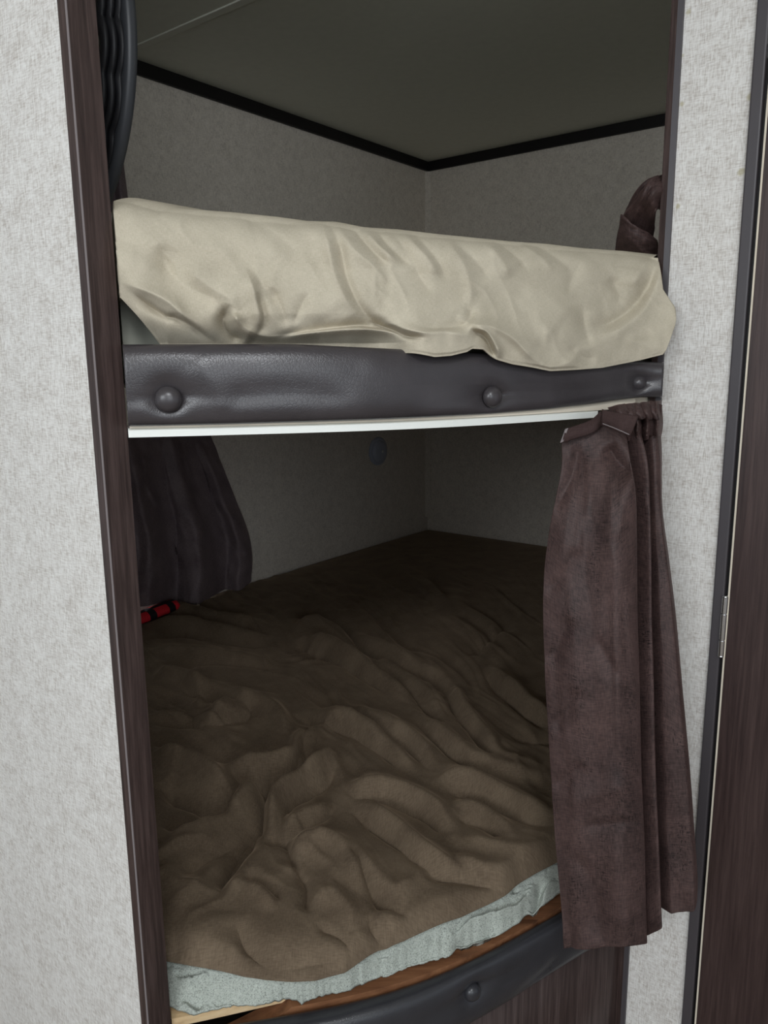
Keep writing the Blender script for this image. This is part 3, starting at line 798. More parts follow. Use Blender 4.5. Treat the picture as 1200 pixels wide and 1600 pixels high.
def blanket():
    nu, nv = 620, 560
    th1 = np.concatenate([np.linspace(-.62, TH_T - .004, nu), np.linspace(TH_T - .003, TH_FAR, 70)])
    v = np.linspace(0, 1, nv)
    eb, er = plane_rng(EDGE, Z_MAT_LO - .020)
    r0 = np.interp(th1, eb, er)
    r0 = np.where(th1 < TH_B, np.maximum(front_limit(th1), r0), r0)
    r0 = np.maximum(r0, side_limit(th1))
    r1 = np.maximum(inner_rng(th1), r0 + .02)
    TT, V = np.meshgrid(th1, v, indexing='ij')
    R = r0[:, None] * (r1 / r0)[:, None] ** V
    Z = np.full_like(R, Z_MAT_LO)
    PX, PY = project(np.sin(TT) * R, np.cos(TT) * R, Z)
    g8 = lambda L: [(220 + a / 1.818, 920 + b / 1.818) for a, b in L]
    g7 = lambda L: [(200 + a / 1.714, 1200 + b / 1.714) for a, b in L]
    FO = [
        (g8([(10, 72), (120, 78), (240, 98), (330, 112), (400, 135)]), 6, 5, .006),
        (g8([(10, 92), (130, 96), (260, 120), (390, 148)]), 4, 4, -.006),
        (g8([(10, 112), (150, 112), (300, 140), (390, 150)]), 5, 5, .006),
        (g8([(20, 150), (100, 132), (250, 152), (380, 175)]), 4, 6, -.007),
        (g8([(10, 185), (120, 190), (240, 200), (360, 215)]), 6, 6, .006),
        (g8([(60, 230), (180, 215), (300, 225), (420, 240)]), 5, 5, -.006),
        (g8([(420, 95), (500, 85), (570, 120), (640, 190), (700, 215)]), 5, 7, -.008),
        (g8([(430, 130), (520, 112), (600, 150)]), 6, 6, .007),
        (g8([(560, 128), (700, 196), (800, 246), (900, 285)]), 8, 6, .010),
        (g8([(540, 140), (690, 215), (790, 268), (880, 300)]), 4, 7, -.007),
        (g8([(420, 150), (520, 178), (640, 240), (740, 300), (800, 352)]), 9, 6, .011),
        (g8([(410, 168), (510, 198), (630, 260), (730, 322)]), 4, 7, -.007),
        (g8([(640, 190), (760, 268), (830, 335), (880, 400)]), 9, 6, .011),
        (g8([(630, 212), (745, 290), (815, 360), (862, 420)]), 4, 7, -.008),
        (g8([(980, 238), (1060, 308), (1120, 358), (1175, 392)]), 10, 6, .013),
        (g8([(970, 255), (1050, 328), (1110, 380), (1170, 410)]), 5, 8, -.010),
        (g8([(880, 290), (920, 360), (970, 420), (1020, 492)]), 9, 7, .012),
        (g8([(860, 300), (900, 375), (950, 440), (1000, 505)]), 4, 8, -.009),
        (g8([(560, 330), (680, 398), (780, 450), (850, 520)]), 10, 7, .012),
        (g8([(540, 345), (660, 420), (765, 475), (830, 535)]), 4, 9, -.009),
        (g8([(780, 368), (860, 438), (940, 498), (1060, 536), (1175, 545)]), 9, 7, .012),
        (g8([(770, 392), (850, 460), (930, 520), (1050, 560)]), 5, 8, -.010),
        (g8([(430, 345), (540, 388), (640, 420), (720, 470), (800, 545)]), 9, 8, .013),
        (g8([(420, 365), (530, 408), (620, 440), (700, 492), (780, 560)]), 4, 8, -.009),
        (g8([(960, 440), (1040, 500), (1140, 520)]), 7, 6, .008),
        (g8([(1040, 420), (1100, 440), (1175, 450)]), 6, 6, -.007),
        (g8([(880, 180), (950, 190), (1030, 130), (1060, 100)]), 6, 6, -.005),
        (g8([(900, 60), (980, 90), (1060, 140)]), 6, 6, -.004),
        (g8([(30, 268), (100, 258), (165, 300), (160, 350)]), 9, 8, .010),
        (g8([(110, 280), (220, 300), (330, 342)]), 7, 6, .008),
        (g8([(110, 300), (210, 325), (310, 360)]), 4, 7, -.009),
        (g8([(20, 330), (100, 325), (150, 380), (40, 390)]), 8, 8, -.008),
        (g8([(165, 410), (250, 352), (340, 344), (400, 380), (415, 455)]), 12, 14, .016),
        (g8([(160, 395), (240, 392), (310, 372), (290, 350)]), 4, 6, -.009),
        (g8([(20, 440), (120, 455), (250, 480), (380, 480), (430, 450)]), 8, 10, -.018),
        (g8([(235, 518), (340, 510), (430, 495), (450, 455), (495, 430), (520, 445)]), 10, 9, .022),
        (g8([(250, 545), (350, 545), (440, 530), (480, 480)]), 6, 10, -.016),
        (g8([(30, 478), (120, 498), (200, 538), (262, 580)]), 12, 9, .020),
        (g8([(40, 560), (130, 590), (220, 620), (270, 600)]), 12, 14, -.022),
        (g8([(40, 680), (120, 670), (220, 630), (300, 580)]), 14, 12, -.022),
        (g8([(368, 700), (372, 640), (385, 600), (450, 560), (520, 512), (562, 480)]), 8, 8, .026),
        (g8([(345, 690), (350, 620), (350, 560), (370, 530)]), 6, 8, -.022),
        (g8([(400, 660), (430, 610), (520, 560), (560, 530)]), 6, 8, -.012),
        (g8([(60, 735), (140, 690), (230, 650), (300, 600), (345, 556)]), 10, 14, .018),
        (g8([(215, 870), (262, 760), (330, 655)]), 10, 12, -.014),
        (g8([(250, 640), (280, 600), (330, 560)]), 6, 7, .012),
        (g8([(420, 560), (470, 430), (480, 400)]), 7, 9, -.010),
        (g8([(480, 420), (560, 400), (640, 430), (700, 480)]), 10, 8, .012),
        (g8([(560, 560), (620, 585), (720, 588), (800, 618), (860, 660), (892, 702)]), 14, 9, .020),
        (g8([(600, 612), (700, 612), (790, 645), (850, 690), (880, 720)]), 5, 9, -.014),
        (g8([(600, 610), (660, 640), (740, 700), (800, 760), (870, 802), (960, 832)]), 11, 9, .018),
        (g8([(590, 640), (650, 675), (730, 740), (790, 790), (860, 825)]), 5, 9, -.013),
        (g8([(820, 566), (900, 556), (1000, 590), (1100, 640), (1180, 660)]), 14, 9, .020),
        (g8([(850, 590), (920, 590), (1010, 625), (1100, 668), (1180, 690)]), 6, 9, -.014),
        (g8([(880, 620), (960, 640), (1040, 700), (1060, 740)]), 10, 8, .012),
        (g8([(890, 660), (960, 680), (1030, 730)]), 5, 8, -.010),
        (g8([(900, 720), (980, 740), (1080, 760), (1180, 740)]), 14, 10, .012),
        (g8([(420, 790), (440, 745), (490, 728), (545, 732), (592, 772), (622, 832), (645, 873)]), 12, 16, .022),
        (g8([(430, 800), (425, 745), (395, 712), (345, 722)]), 7, 7, -.020),
        (g8([(400, 690), (440, 660), (500, 640), (540, 620)]), 8, 8, .012),
        (g8([(400, 720), (460, 690), (520, 660), (560, 620)]), 5, 6, -.008),
        (g7([(440, 270), (470, 300), (480, 345), (470, 400)]), 10, 10, -.016),
        (g7([(300, 300), (345, 308), (385, 340), (415, 365)]), 7, 7, -.012),
        (g7([(250, 330), (310, 320), (360, 345), (400, 390)]), 12, 12, .012),
        (g7([(285, 410), (315, 475), (390, 512), (490, 506), (580, 492)]), 14, 14, -.018),
        (g7([(300, 540), (400, 556), (500, 550), (600, 508)]), 14, 16, .012),
        (g7([(480, 380), (540, 345), (590, 390), (600, 440)]), 12, 12, .012),
        (g7([(500, 430), (560, 450), (600, 480)]), 8, 10, -.008),
        (g7([(560, 215), (610, 265), (650, 335), (690, 390)]), 8, 8, -.012),
        (g7([(610, 240), (660, 300), (720, 340), (770, 300)]), 14, 12, .014),
        (g7([(640, 340), (700, 385), (760, 395)]), 10, 10, -.010),
        (g7([(640, 400), (655, 430), (700, 445), (742, 466)]), 6, 8, -.014),
        (g7([(660, 380), (740, 425), (820, 400), (900, 340)]), 16, 18, .014),
        (g7([(780, 290), (860, 300), (950, 305), (1040, 300)]), 7, 8, -.016),
        (g7([(860, 250), (950, 285), (1050, 285), (1140, 250)]), 12, 7, .016),
        (g7([(100, 380), (180, 330), (260, 240)]), 16, 16, .010),
        (g7([(130, 300), (200, 260), (300, 180)]), 10, 10, -.008),
        (g7([(240, 360), (260, 300), (330, 200), (360, 100)]), 10, 10, -.014),
    ]
    h = np.zeros_like(R)
    for (pts, w1, w2, amp) in FO:
        if amp > 0: h = h + fold(PX, PY, pts, w1 * 1.15, w2 * 1.15, amp, 1.35)
        else: h = h + fold(PX, PY, pts, w1 * 1.1, w2 * 1.1, amp * 1.0, 1.3)
    near = np.clip((PY - 860) / 200, .1, 1)
    X, Y = np.sin(TT) * R, np.cos(TT) * R
    h = h * np.clip(R, .98, 2.6) ** 1.7
    # finer creases: running across on the left, down to the lower right on the right
    wv = vnoise(PX / 90, PY / 60, 5) * 14 + vnoise(PX / 35, PY / 30, 6) * 4
    wvB = vnoise(PX / 100, PY / 80, 15) * 16 + vnoise(PX / 40, PY / 40, 16) * 5
    ra = 1 - np.abs(vnoise((PY - .12 * PX + wv) / 13, (PX + .12 * PY) / 110, 31)) * 1.7
    rb = 1 - np.abs(vnoise((PY * .78 - PX * .62 + wvB) / 17, (PX * .78 + PY * .62) / 120, 33)) * 1.7
    rc2 = 1 - np.abs(vnoise((PY * .86 - PX * .5 + wv) / 8, (PX * .86 + PY * .5) / 60, 35)) * 1.7
    mixr = np.clip((PX - 380) / 160 + .5 * vnoise(PX / 80, PY / 70, 37), 0, 1); mixr = mixr * mixr * (3 - 2 * mixr)
    patch = np.clip(.55 + .9 * vnoise(PX / 70, PY / 60, 39), 0, 1.3)
    mid = np.clip((PY - 880) / 60, 0, 1) * np.clip((1330 - PY) / 180, .12, 1)
    h = h + ((ra * (1 - mixr) + rb * mixr) * .0040 * patch + rc2 * .0012) * mid * np.clip(R, .9, 2.2) ** 1.6
    h = h + .005 * fbm(X * 6, Y * 6, 40, 3) * near
    nearm = np.clip((PY - 1120) / 120, 0, 1)
    wn = vnoise(PX / 85, PY / 70, 55) * 26 + vnoise(PX / 38, PY / 34, 56) * 9
    rn = 1 - np.abs(vnoise((PY * .80 - PX * .60 + wn) / 26, (PX * .80 + PY * .60) / 130, 57)) * 1.8
    rl_ = 1 - np.abs(vnoise((PY * .80 + PX * .55 + wn) / 30, (PX * .80 - PY * .55) / 120, 58)) * 1.8
    pn = np.clip(.45 + 1.1 * vnoise(PX / 95, PY / 75, 59), 0, 1.2)
    h = h + (rn * mixr + rl_ * (1 - mixr)) * .0055 * pn * nearm * np.clip((1500 - PY) / 120, .15, 1)
    flat = np.clip((R - 2.3) / .7, 0, 1)
    h = h * (1 - .7 * flat)
    # rounded down at the walls and tucked over the front edge
    rw = (r1[:, None] - R); h = h - .010 * np.exp(-(rw / .05) ** 1.3)
    fr_ = (R - r0[:, None]); h = h * np.clip(fr_ / .03 + .15, 0, 1) - .022 * np.exp(-(fr_ / .014) ** 1.4)
    mound = .018 * np.exp(-((X - .35) ** 2 + (Y - 2.3) ** 2) / .35)
    Z = Z + h + mound
    P = polar(TT, R, Z)
    uv = np.stack([X, Y], -1)
    return grid('blanket', P, M['blanket'], None, .004, uv=uv, offset=1)
bl = blanket(); tag(bl, 'crumpled taupe brown fleece blanket spread over the lower mattress', 'blanket')

def foam():
    nu = 520
    th = np.concatenate([np.linspace(TH_B - .25, TH_T - .004, nu), np.linspace(TH_T - .003, TH_FAR - .01, 40)])
    eb, er = plane_rng(EDGE, Z_MAT_LO - .03); fb, frr = plane_rng(FOAM, Z_DECK_LO + .006)
    re = np.interp(th, eb, er); rf = np.interp(th, fb, frr)
    lim = np.where(th < TH_B, front_limit(th) + .01, side_limit(th))
    re, rf = np.maximum(re, lim + .012), np.maximum(rf, lim)
    rag = .0016 * fbm(th * 150, th * 0, 3, 3)
    rf = rf + rag
    rows = []
    ns = 46
    for i in range(ns):
        t = i / (ns - 1)
        r = re + .012 + (rf - re - .012) * t
        ztop = Z_MAT_LO - .030
        z = ztop + (Z_DECK_LO + .010 - ztop) * t ** 1.35
        rows.append((r, z + 0 * th))
    # back under the blanket first, then face, then underneath
    inner = np.maximum(inner_rng(th) - .02, re + .03)
    R = [inner, inner * .5 + re * .5, np.minimum(re + .06, inner - .005)]; Z = [Z_MAT_LO - .060 + 0 * th] * 2 + [Z_MAT_LO - .030 + 0 * th]
    for r, z in rows: R.append(r); Z.append(z)
    R += [rf + .006, rf + .012, np.minimum(rf + .3, inner - .003), inner]; Z += [Z_DECK_LO + .003 + 0 * th] * 4
    R = np.array(R).T; Z = np.array(Z).T
    TT = np.repeat(th[:, None], R.shape[1], 1)
    PX, PY = project(np.sin(TT) * R, np.cos(TT) * R, Z)
    g7 = lambda L: [(200 + a / 1.714, 1200 + b / 1.714) for a, b in L]
    h = np.zeros_like(R)
    for (pts, w1, w2, amp) in [
        (g7([(880, 490), (900, 465), (960, 440), (1000, 445)]), 4, 9, -.016),
        (g7([(870, 470), (910, 430), (1000, 405), (1060, 370), (1095, 300)]), 9, 6, .012),
        (g7([(1075, 405), (1095, 350), (1105, 295)]), 4, 8, -.016),
        (g7([(1030, 300), (1036, 335)]), 3, 3, -.010),
        (g7([(1110, 380), (1120, 330), (1150, 300)]), 8, 8, .008),
        (g7([(860, 440), (940, 400), (980, 370)]), 6, 6, -.005),
        (g7([(120, 560), (200, 540)]), 5, 6, -.006), (g7([(420, 600), (500, 585), (560, 570)]), 8, 8, -.004),
        (g7([(140, 600), (200, 640)]), 8, 8, -.006), (g7([(580, 560), (680, 520), (760, 480)]), 8, 8, .005)]:
        h = h + fold(PX, PY, pts, w1, w2, amp * 1.3, 1.3)
    X, Y = np.sin(TT) * R, np.cos(TT) * R
    h = h + .0035 * fbm(PX / 55, PY / 30, 12, 3) + .0012 * vnoise(PX / 5, PY / 5, 14)
    msk = np.zeros(R.shape[1]); msk[3:3 + ns] = 1; msk[3 + ns - 3:3 + ns] = .4
    Z = Z + h * msk[None, :]
    return _closed('foam_mattress', polar(TT, R, Z), M['foam'], None)
fm = foam(); tag(fm, 'grey-green foam mattress with a torn bare edge under the taupe blanket', 'mattress')

# ------------------------------------------------------------------ curtains
def curtain(name, stations, ys, mat, lanes=8, thick=.0015, wob=.0015, nv=140, seed=0, creases=()):
    """stations: for each fold line a list of (px, py, range) down its length; the cloth runs through all of them in order"""
    K = len(stations)
    rows = []
    v = np.linspace(0, 1, nv)
    lines = []
    for st in stations:
        s = np.asarray(st, float); q = np.linspace(0, 1, len(s))
        p = smooth_poly(s, 12); qq = np.linspace(0, 1, len(p))
        px = np.interp(v, qq, p[:, 0]); py = np.interp(v, qq, p[:, 1]); rg = np.interp(v, qq, p[:, 2]) * 1.008
        b = bearing(px, py); e = elev(px, py)
        lines.append(np.stack([np.sin(b) * rg, np.cos(b) * rg, rg * e + ZC], -1))
    Ln = np.array(lines)                    # K, nv, 3
    out = []
    for i in range(K - 1):
        a = Ln[max(i - 1, 0)]; b = Ln[i]; c = Ln[i + 1]; d = Ln[min(i + 2, K - 1)]
        for t in np.linspace(0, 1, lanes, endpoint=False):
            out.append(.5 * (2 * b + (c - a) * t * .6 + (-(c - a) * 1.2 - (d - b) * .6 + 6 * (c - b)) * t * t + ((c - a) * .6 + (d - b) * .6 - 4 * (c - b)) * t ** 3))
    out.append(Ln[-1])
    P = np.array(out)
    ii, jj = np.meshgrid(np.arange(P.shape[0]) / lanes, v, indexing='ij')
    n = fbm(ii * .75 + .4 * vnoise(jj * 3, ii, seed + 2), jj * 3.0, seed, 3) * wob
    n2 = (1 - np.abs(vnoise(ii * .5 + jj * 4, jj * 6 - ii * .8, seed + 9)) * 1.5) * wob * .4
    cen = P.mean((0, 1)); dirn = np.array([cen[0], cen[1], 0]); dirn /= np.linalg.norm(dirn)
    dd = n + n2
    if len(creases):
        PX, PY = project(P[..., 0], P[..., 1], P[..., 2] - ZC)
        front = np.clip((4.2 - ii) / .3, 0, 1)
        for (pts, w1, w2, amp) in creases: dd = dd + front * fold(PX, PY, pts, w1, w2, amp, 1.4)
    P = P - dd[..., None] * dirn
    return P

def R_(px, py, off): return float(FR(float(bearing(px, py)))) - off
rc = empty('bunk_curtain', 0.29, .98, -.06); tag(rc, 'plum brown curtain gathered at the right end of the rail, hanging past the lower bunk', 'curtain')
RCI = Matrix.Translation(-Vector(rc.location))
def rcp(o): o.parent = rc; o.matrix_parent_inverse = RCI; return o
def st(lst): return lst
S = [
    # leading edge
    [(877, 692, .975), (877, 730, .965), (868, 780, .955), (857, 840, .95), (849, 920, .945), (851, 1040, .94), (859, 1180, .94), (868, 1320, .94), (878, 1430, .94), (881, 1482, .94)],
    [(897, 672, .98), (900, 730, .968), (890, 790, .95), (882, 860, .938), (880, 940, .932), (882, 1050, .928), (890, 1190, .928), (898, 1320, .928), (906, 1430, .928), (908, 1481, .928)],
    [(925, 660, .99), (930, 730, .972), (922, 800, .948), (920, 880, .934), (922, 960, .928), (926, 1060, .923), (930, 1200, .923), (936, 1320, .924), (942, 1430, .925), (944, 1479, .925)],
    [(950, 655, .99), (956, 730, .965), (958, 800, .935), (960, 880, .92), (962, 960, .915), (964, 1060, .91), (968, 1200, .915), (974, 1320, .92), (978, 1430, .92), (978, 1478, .92)],
    [(978, 682, .985), (984, 722, .965), (992, 770, .955), (994, 850, .95), (995, 960, .945), (998, 1060, .945), (1001, 1200, .945), (1006, 1320, .945), (1008, 1420, .945), (1010, 1474, .945)],
    # turns back behind itself
    [(965, 668, 1.03), (972, 720, 1.02), (982, 780, 1.01), (985, 860, 1.0), (986, 960, .995), (989, 1060, .99), (992, 1200, .99), (998, 1320, .985), (1002, 1420, .98), (1004, 1462, .98)],
    [(996, 668, 1.02), (1010, 722, 1.0), (1014, 790, .995), (1016, 870, .985), (1017, 960, .98), (1020, 1060, .975), (1023, 1200, .97), (1028, 1320, .965), (1031, 1400, .965), (1033, 1448, .965)],
    [(1000, 660, 1.06), (1006, 722, 1.04), (1010, 790, 1.035), (1012, 870, 1.03), (1012, 960, 1.025), (1014, 1060, 1.02), (1018, 1200, 1.015), (1024, 1310, 1.01), (1027, 1380, 1.005), (1030, 1415, 1.005)],
    [(1016, 655, 1.04), (1020, 720, 1.03), (1024, 790, 1.025), (1028, 870, 1.02), (1032, 960, 1.01), (1036, 1060, 1.0), (1040, 1200, .995), (1044, 1310, .99), (1048, 1380, .985), (1050, 1425, .985)],
    [(1024, 650, 1.05), (1030, 715, 1.035), (1032, 790, 1.03), (1040, 870, 1.02), (1050, 960, 1.01), (1060, 1080, 1.0), (1070, 1200, .995), (1078, 1310, .99), (1082, 1380, .985), (1082, 1422, .985)],
    [(1028, 640, 1.07), (1033, 700, 1.06), (1034, 790, 1.055), (1044, 870, 1.045), (1055, 960, 1.03), (1066, 1080, 1.02), (1077, 1200, 1.01), (1085, 1310, 1.005), (1089, 1370, 1.0), (1088, 1405, 1.0)],
]
CR = [([(905, 690), (893, 745), (866, 800)], 12, 16, -.010), ([(930, 700), (925, 760), (905, 840), (880, 900)], 16, 22, .006),
      ([(990, 745), (968, 728), (946, 695)], 14, 16, -.017), ([(992, 742), (975, 790), (965, 850)], 12, 16, .005),
      ([(850, 930), (880, 900), (900, 850)], 12, 14, -.006), ([(850, 1040), (872, 1010), (892, 960)], 10, 14, -.006), ([(856, 1140), (880, 1120), (905, 1070)], 12, 14, -.006),
      ([(930, 990), (948, 1030), (972, 1068)], 8, 14, -.004), ([(860, 1230), (890, 1215), (912, 1190)], 10, 12, -.006),
      ([(905, 1292), (950, 1288), (1000, 1282)], 7, 9, -.004), ([(880, 1260), (930, 1240), (990, 1225)], 16, 16, .004),
      ([(870, 1330), (915, 1360), (930, 1420), (928, 1475)], 14, 18, -.006), ([(960, 1300), (965, 1380), (975, 1470)], 16, 20, .005),
      ([(955, 880), (950, 960), (958, 1100), (968, 1250)], 18, 22, -.005), ([(905, 900), (900, 1000), (905, 1150)], 18, 18, .005)]
P = curtain('drape', S, None, None, 14, wob=.0030, nv=240, seed=3, creases=CR)
o = rcp(grid('drape', P, M['curtain'], None, .0016))
# folded, stitched header bands
def band(name, pts_top, pts_bot, mat, n=14, bulge=.004, thick=.0025, parent=rcp, wob=0.0, seed=1):
    a = smooth_poly(pts_top, 6); b = smooth_poly(pts_bot, 6)
    def xyz(p):
        bb = bearing(p[:, 0], p[:, 1]); e = elev(p[:, 0], p[:, 1]); rr = p[:, 2] * 1.008; return np.stack([np.sin(bb) * rr, np.cos(bb) * rr, rr * e + ZC], -1)
    A, Bm = xyz(a), xyz(b)
    t = np.linspace(0, 1, n)
    Q = A[:, None] * (1 - t)[None, :, None] + Bm[:, None] * t[None, :, None]
    dirn = np.array([Q[..., 0].mean(), Q[..., 1].mean(), 0]); dirn /= np.linalg.norm(dirn)
    Q = Q - dirn * (bulge * np.sin(np.pi * t))[None, :, None]
    if wob:
        i1, j1 = np.meshgrid(np.linspace(0, 1, Q.shape[0]), t, indexing='ij')
        q1 = fbm(i1 * 3 + j1 * 2, j1 * 3 - i1, seed, 3) + .8 * (1 - 2 * np.abs(vnoise(i1 * 2.2 - j1 * 2.6, i1 * 1.4 + j1, seed + 5)))
        Q = Q - dirn * (wob * q1)[..., None]
    return parent(grid(name, Q, mat, None, thick))
band('header_hem', [(884, 671, .966), (905, 664, .972), (925, 656, .98), (939, 643, .985)], [(877, 692, .962), (900, 684, .966), (925, 676, .972), (940, 664, .982)], M['curtain_lining'])
h2 = band('header_band', [(941, 640, .965), (960, 645, .955), (980, 648, .95), (997, 651, .955)], [(940, 664, .962), (956, 670, .952), (970, 676, .945), (984, 682, .95)], M['curtain_lining'])
th_ = tube('stitching', [Vector(p) for p in [tuple(np.array([math.sin(float(bearing(a, b))) * r * 1.008, math.cos(float(bearing(a, b))) * r * 1.008, r * 1.008 * float(elev(a, b)) + ZC])) for a, b, r in [(942, 662, .953), (958, 668, .942), (972, 674, .936), (983, 679, .941)]]], .0006, M['thread'], seg=6); rcp(th_)
band('stitched_end', [(883, 671, .9640), (888, 669, .9645)], [(875, 692, .960), (880, 690, .9605)], M['thread'], bulge=.001)
# bunched folds of heading behind it
random.seed(8)
SH = []
for i in range(10):
    x0 = 962 + i * 7.8; r0 = 1.0 + i * .004 + (.020 if i % 2 else -.016)
    SH.append([(x0, 634 - i * .9, r0 + .02), (x0 + 2, 646, r0), (x0 + 3, 662, r0 + .004), (x0 + 4 - i * .3, 676, r0 + .006), (x0 + 4 - i * .5, 690 - i * .6, r0 + .020)])
P = curtain('h', SH, None, None, 8, wob=.006, nv=50, seed=27)
rcp(grid('heading_pleats', P, M['curtain'], None, .0016))
for i in range(5):
    x0 = 950 + i * 13; r0 = .985 + i * .012
    band('heading_loop', [(x0, 638 - i * 1.6, r0 + .01), (x0 + 14, 634 - i * 1.6, r0), (x0 + 26, 632 - i * 1.2, r0 + .012)], [(x0 + 12, 652 - i * .5, r0 + .002), (x0 + 26, 654 + i * .5, r0 - .012), (x0 + 36 - i * 2, 650 + i, r0 + .004)], M['curtain'], 10, .008, wob=.003, seed=i)
o = band('heading_end', [(1016, 632, 1.03), (1024, 630, 1.035), (1034, 633, 1.04)], [(1012, 678, 1.03), (1020, 682, 1.035), (1026, 676, 1.04)], M['curtain_lining'], 12, .004)

# unseen window, assumed behind the wall curtain: a frame with a glowing pane
mt, nt, b_ = new_mat('glowing_pane')
b_.inputs['Base Color'].default_value = (.8, .85, .9, 1); b_.inputs['Emission Color'].default_value = (.82, .92, 1, 1); b_.inputs['Emission Strength'].default_value = 7.0  # added glow that brightens the wall beside the curtain
M['daylit'] = mt
def wall_t(px, py):
    th = float(bearing(px, py)); r = float(wall_range(np.array([th]), CORNER, E2)[0])
    p = np.array([math.sin(th) * r, math.cos(th) * r]); return float((CORNER - p) @ E1), r * float(elev(px, py))
t0, zt_ = wall_t(300, 700); t1 = t0 + .46; zb_ = zt_ - .26
wn_ = empty('assumed_window_1', *(CORNER - E1 * (t0 + t1) / 2), zb_); structure(wn_, 'assumed small bunk window with a glowing pane behind the dark curtain')
WNI = Matrix.Translation(-Vector(wn_.location))
def wnp(o): o.parent = wn_; o.matrix_parent_inverse = WNI; return o
wnp(slab('pane', CORNER - E1 * t0 + E2 * .001, -E1, t1 - t0, E2, .004, zb_, zt_, M['daylit']))
for a0, a1, z0, z1 in ((t0 - .02, t0, zb_ - .02, zt_ + .02), (t1, t1 + .02, zb_ - .02, zt_ + .02), (t0, t1, zt_, zt_ + .02), (t0, t1, zb_ - .02, zb_)):
    wnp(slab('frame_bar', CORNER - E1 * a0 + E2 * .001, -E1, a1 - a0, E2, .009, z0, z1, M['black_trim']))

# window curtain on the left wall, lower bunk -------------------------------
def on_left(px, py, off):
    """point on the left inner wall, off metres out of it"""
    th = float(bearing(px, py)); r = float(wall_range(np.array([th]), CORNER + off * E2, E2)[0]); return (px, py, r)
def wall_curtain(xs_rows, offs, seed, wob=.008, lanes=6, nv=90):
    S = []
    for i in range(len(offs)):
        S.append([on_left(row[1][i], row[0][i] if hasattr(row[0], '__len__') else row[0], offs[i] * row[2] * .8) for row in xs_rows])
    return curtain('c', S, None, None, lanes, wob=wob, nv=nv, seed=seed)
n = 15
def lin(a, b): return list(np.linspace(a, b, n))
offs = [.035, .075, .03, .07, .03, .05, .085, .06, .025, .07, .09, .05, .035, .075, .06]
rows = [(lin(668, 672), lin(100, 322), .6), (lin(720, 715), lin(104, 342), .75), (lin(790, 776), lin(108, 366), 1.0), (lin(850, 826), lin(112, 386), 1.35), (lin(905, 866), lin(112, 394), 1.6), ([950, 948, 946, 944, 950, 949, 948, 946, 948, 950, 944, 944, 936, 926, 908], lin(112, 392), 1.6)]
P = wall_curtain(rows, offs, 5, .016)
qd = (P[..., 0] - CORNER[0]) * E2[0] + (P[..., 1] - CORNER[1]) * E2[1]
dq = np.maximum(.020 - qd, 0)
P[..., 0] += E2[0] * dq; P[..., 1] += E2[1] * dq
P[..., 2] = np.maximum(P[..., 2], Z_MAT_LO + ZC + .012)
# scalloped lower edge
o = grid('window_curtain', P, M['curtain_lightened'], None, .002)
tag(o, 'dark plum window curtain hanging to the lower mattress behind the left post', 'curtain')
# upper bunk window curtain: only a dark sliver behind the post
rows = [(lin(110, 112), lin(60, 176), .6), (lin(190, 190), lin(64, 187), .8), (lin(240, 240), lin(66, 191), 1), (lin(290, 290), lin(68, 197), 1.1), (lin(330, 330), lin(70, 202), 1.2)]
P = wall_curtain(rows, offs, 12, .006)
o = grid('window_curtain', P, M['curtain_lightened'], None, .002)
tag(o, 'dark window curtain seen as a sliver above the upper mattress behind the ring', 'curtain')

# gathered upper curtain at the right end ----------------------------------
tc = empty('tied_curtain', .36, 1.14, .17); tag(tc, 'dark brown twist of gathered curtain above the right end of the cream sheet', 'curtain')
TCI = Matrix.Translation(-Vector(tc.location))
def tcp(o): o.parent = tc; o.matrix_parent_inverse = TCI; return o
band('upper_fold', [(1037, 274, 1.180), (1030, 275, 1.150), (1018, 280, 1.130), (1004, 298, 1.130), (990, 318, 1.150), (976, 336, 1.174), (966, 362, 1.213), (961, 404, 1.253)],
     [(1037, 326, 1.180), (1034, 329, 1.160), (1027, 328, 1.150), (1024, 334, 1.153), (1023, 348, 1.173), (1022, 360, 1.191), (1018, 380, 1.216), (1012, 404, 1.243)], M['curtain'], 26, .022, parent=tcp, wob=.007, seed=4)
band('lower_fold', [(971, 335, 1.154), (984, 347, 1.147), (998, 356, 1.149), (1012, 364, 1.159), (1026, 376, 1.183)],
     [(962, 404, 1.213), (978, 405, 1.194), (996, 405, 1.184), (1012, 404, 1.188), (1028, 402, 1.201)], M['curtain'], 22, .010, parent=tcp, wob=.004, seed=9)
band('back_fold', [(1028, 276, 1.200), (1010, 284, 1.190), (994, 300, 1.200), (982, 322, 1.220), (972, 345, 1.241)],
     [(1034, 300, 1.200), (1018, 306, 1.190), (1004, 318, 1.200), (992, 338, 1.226), (984, 380, 1.266)], M['curtain'], 14, .012, parent=tcp, wob=.004, seed=13)

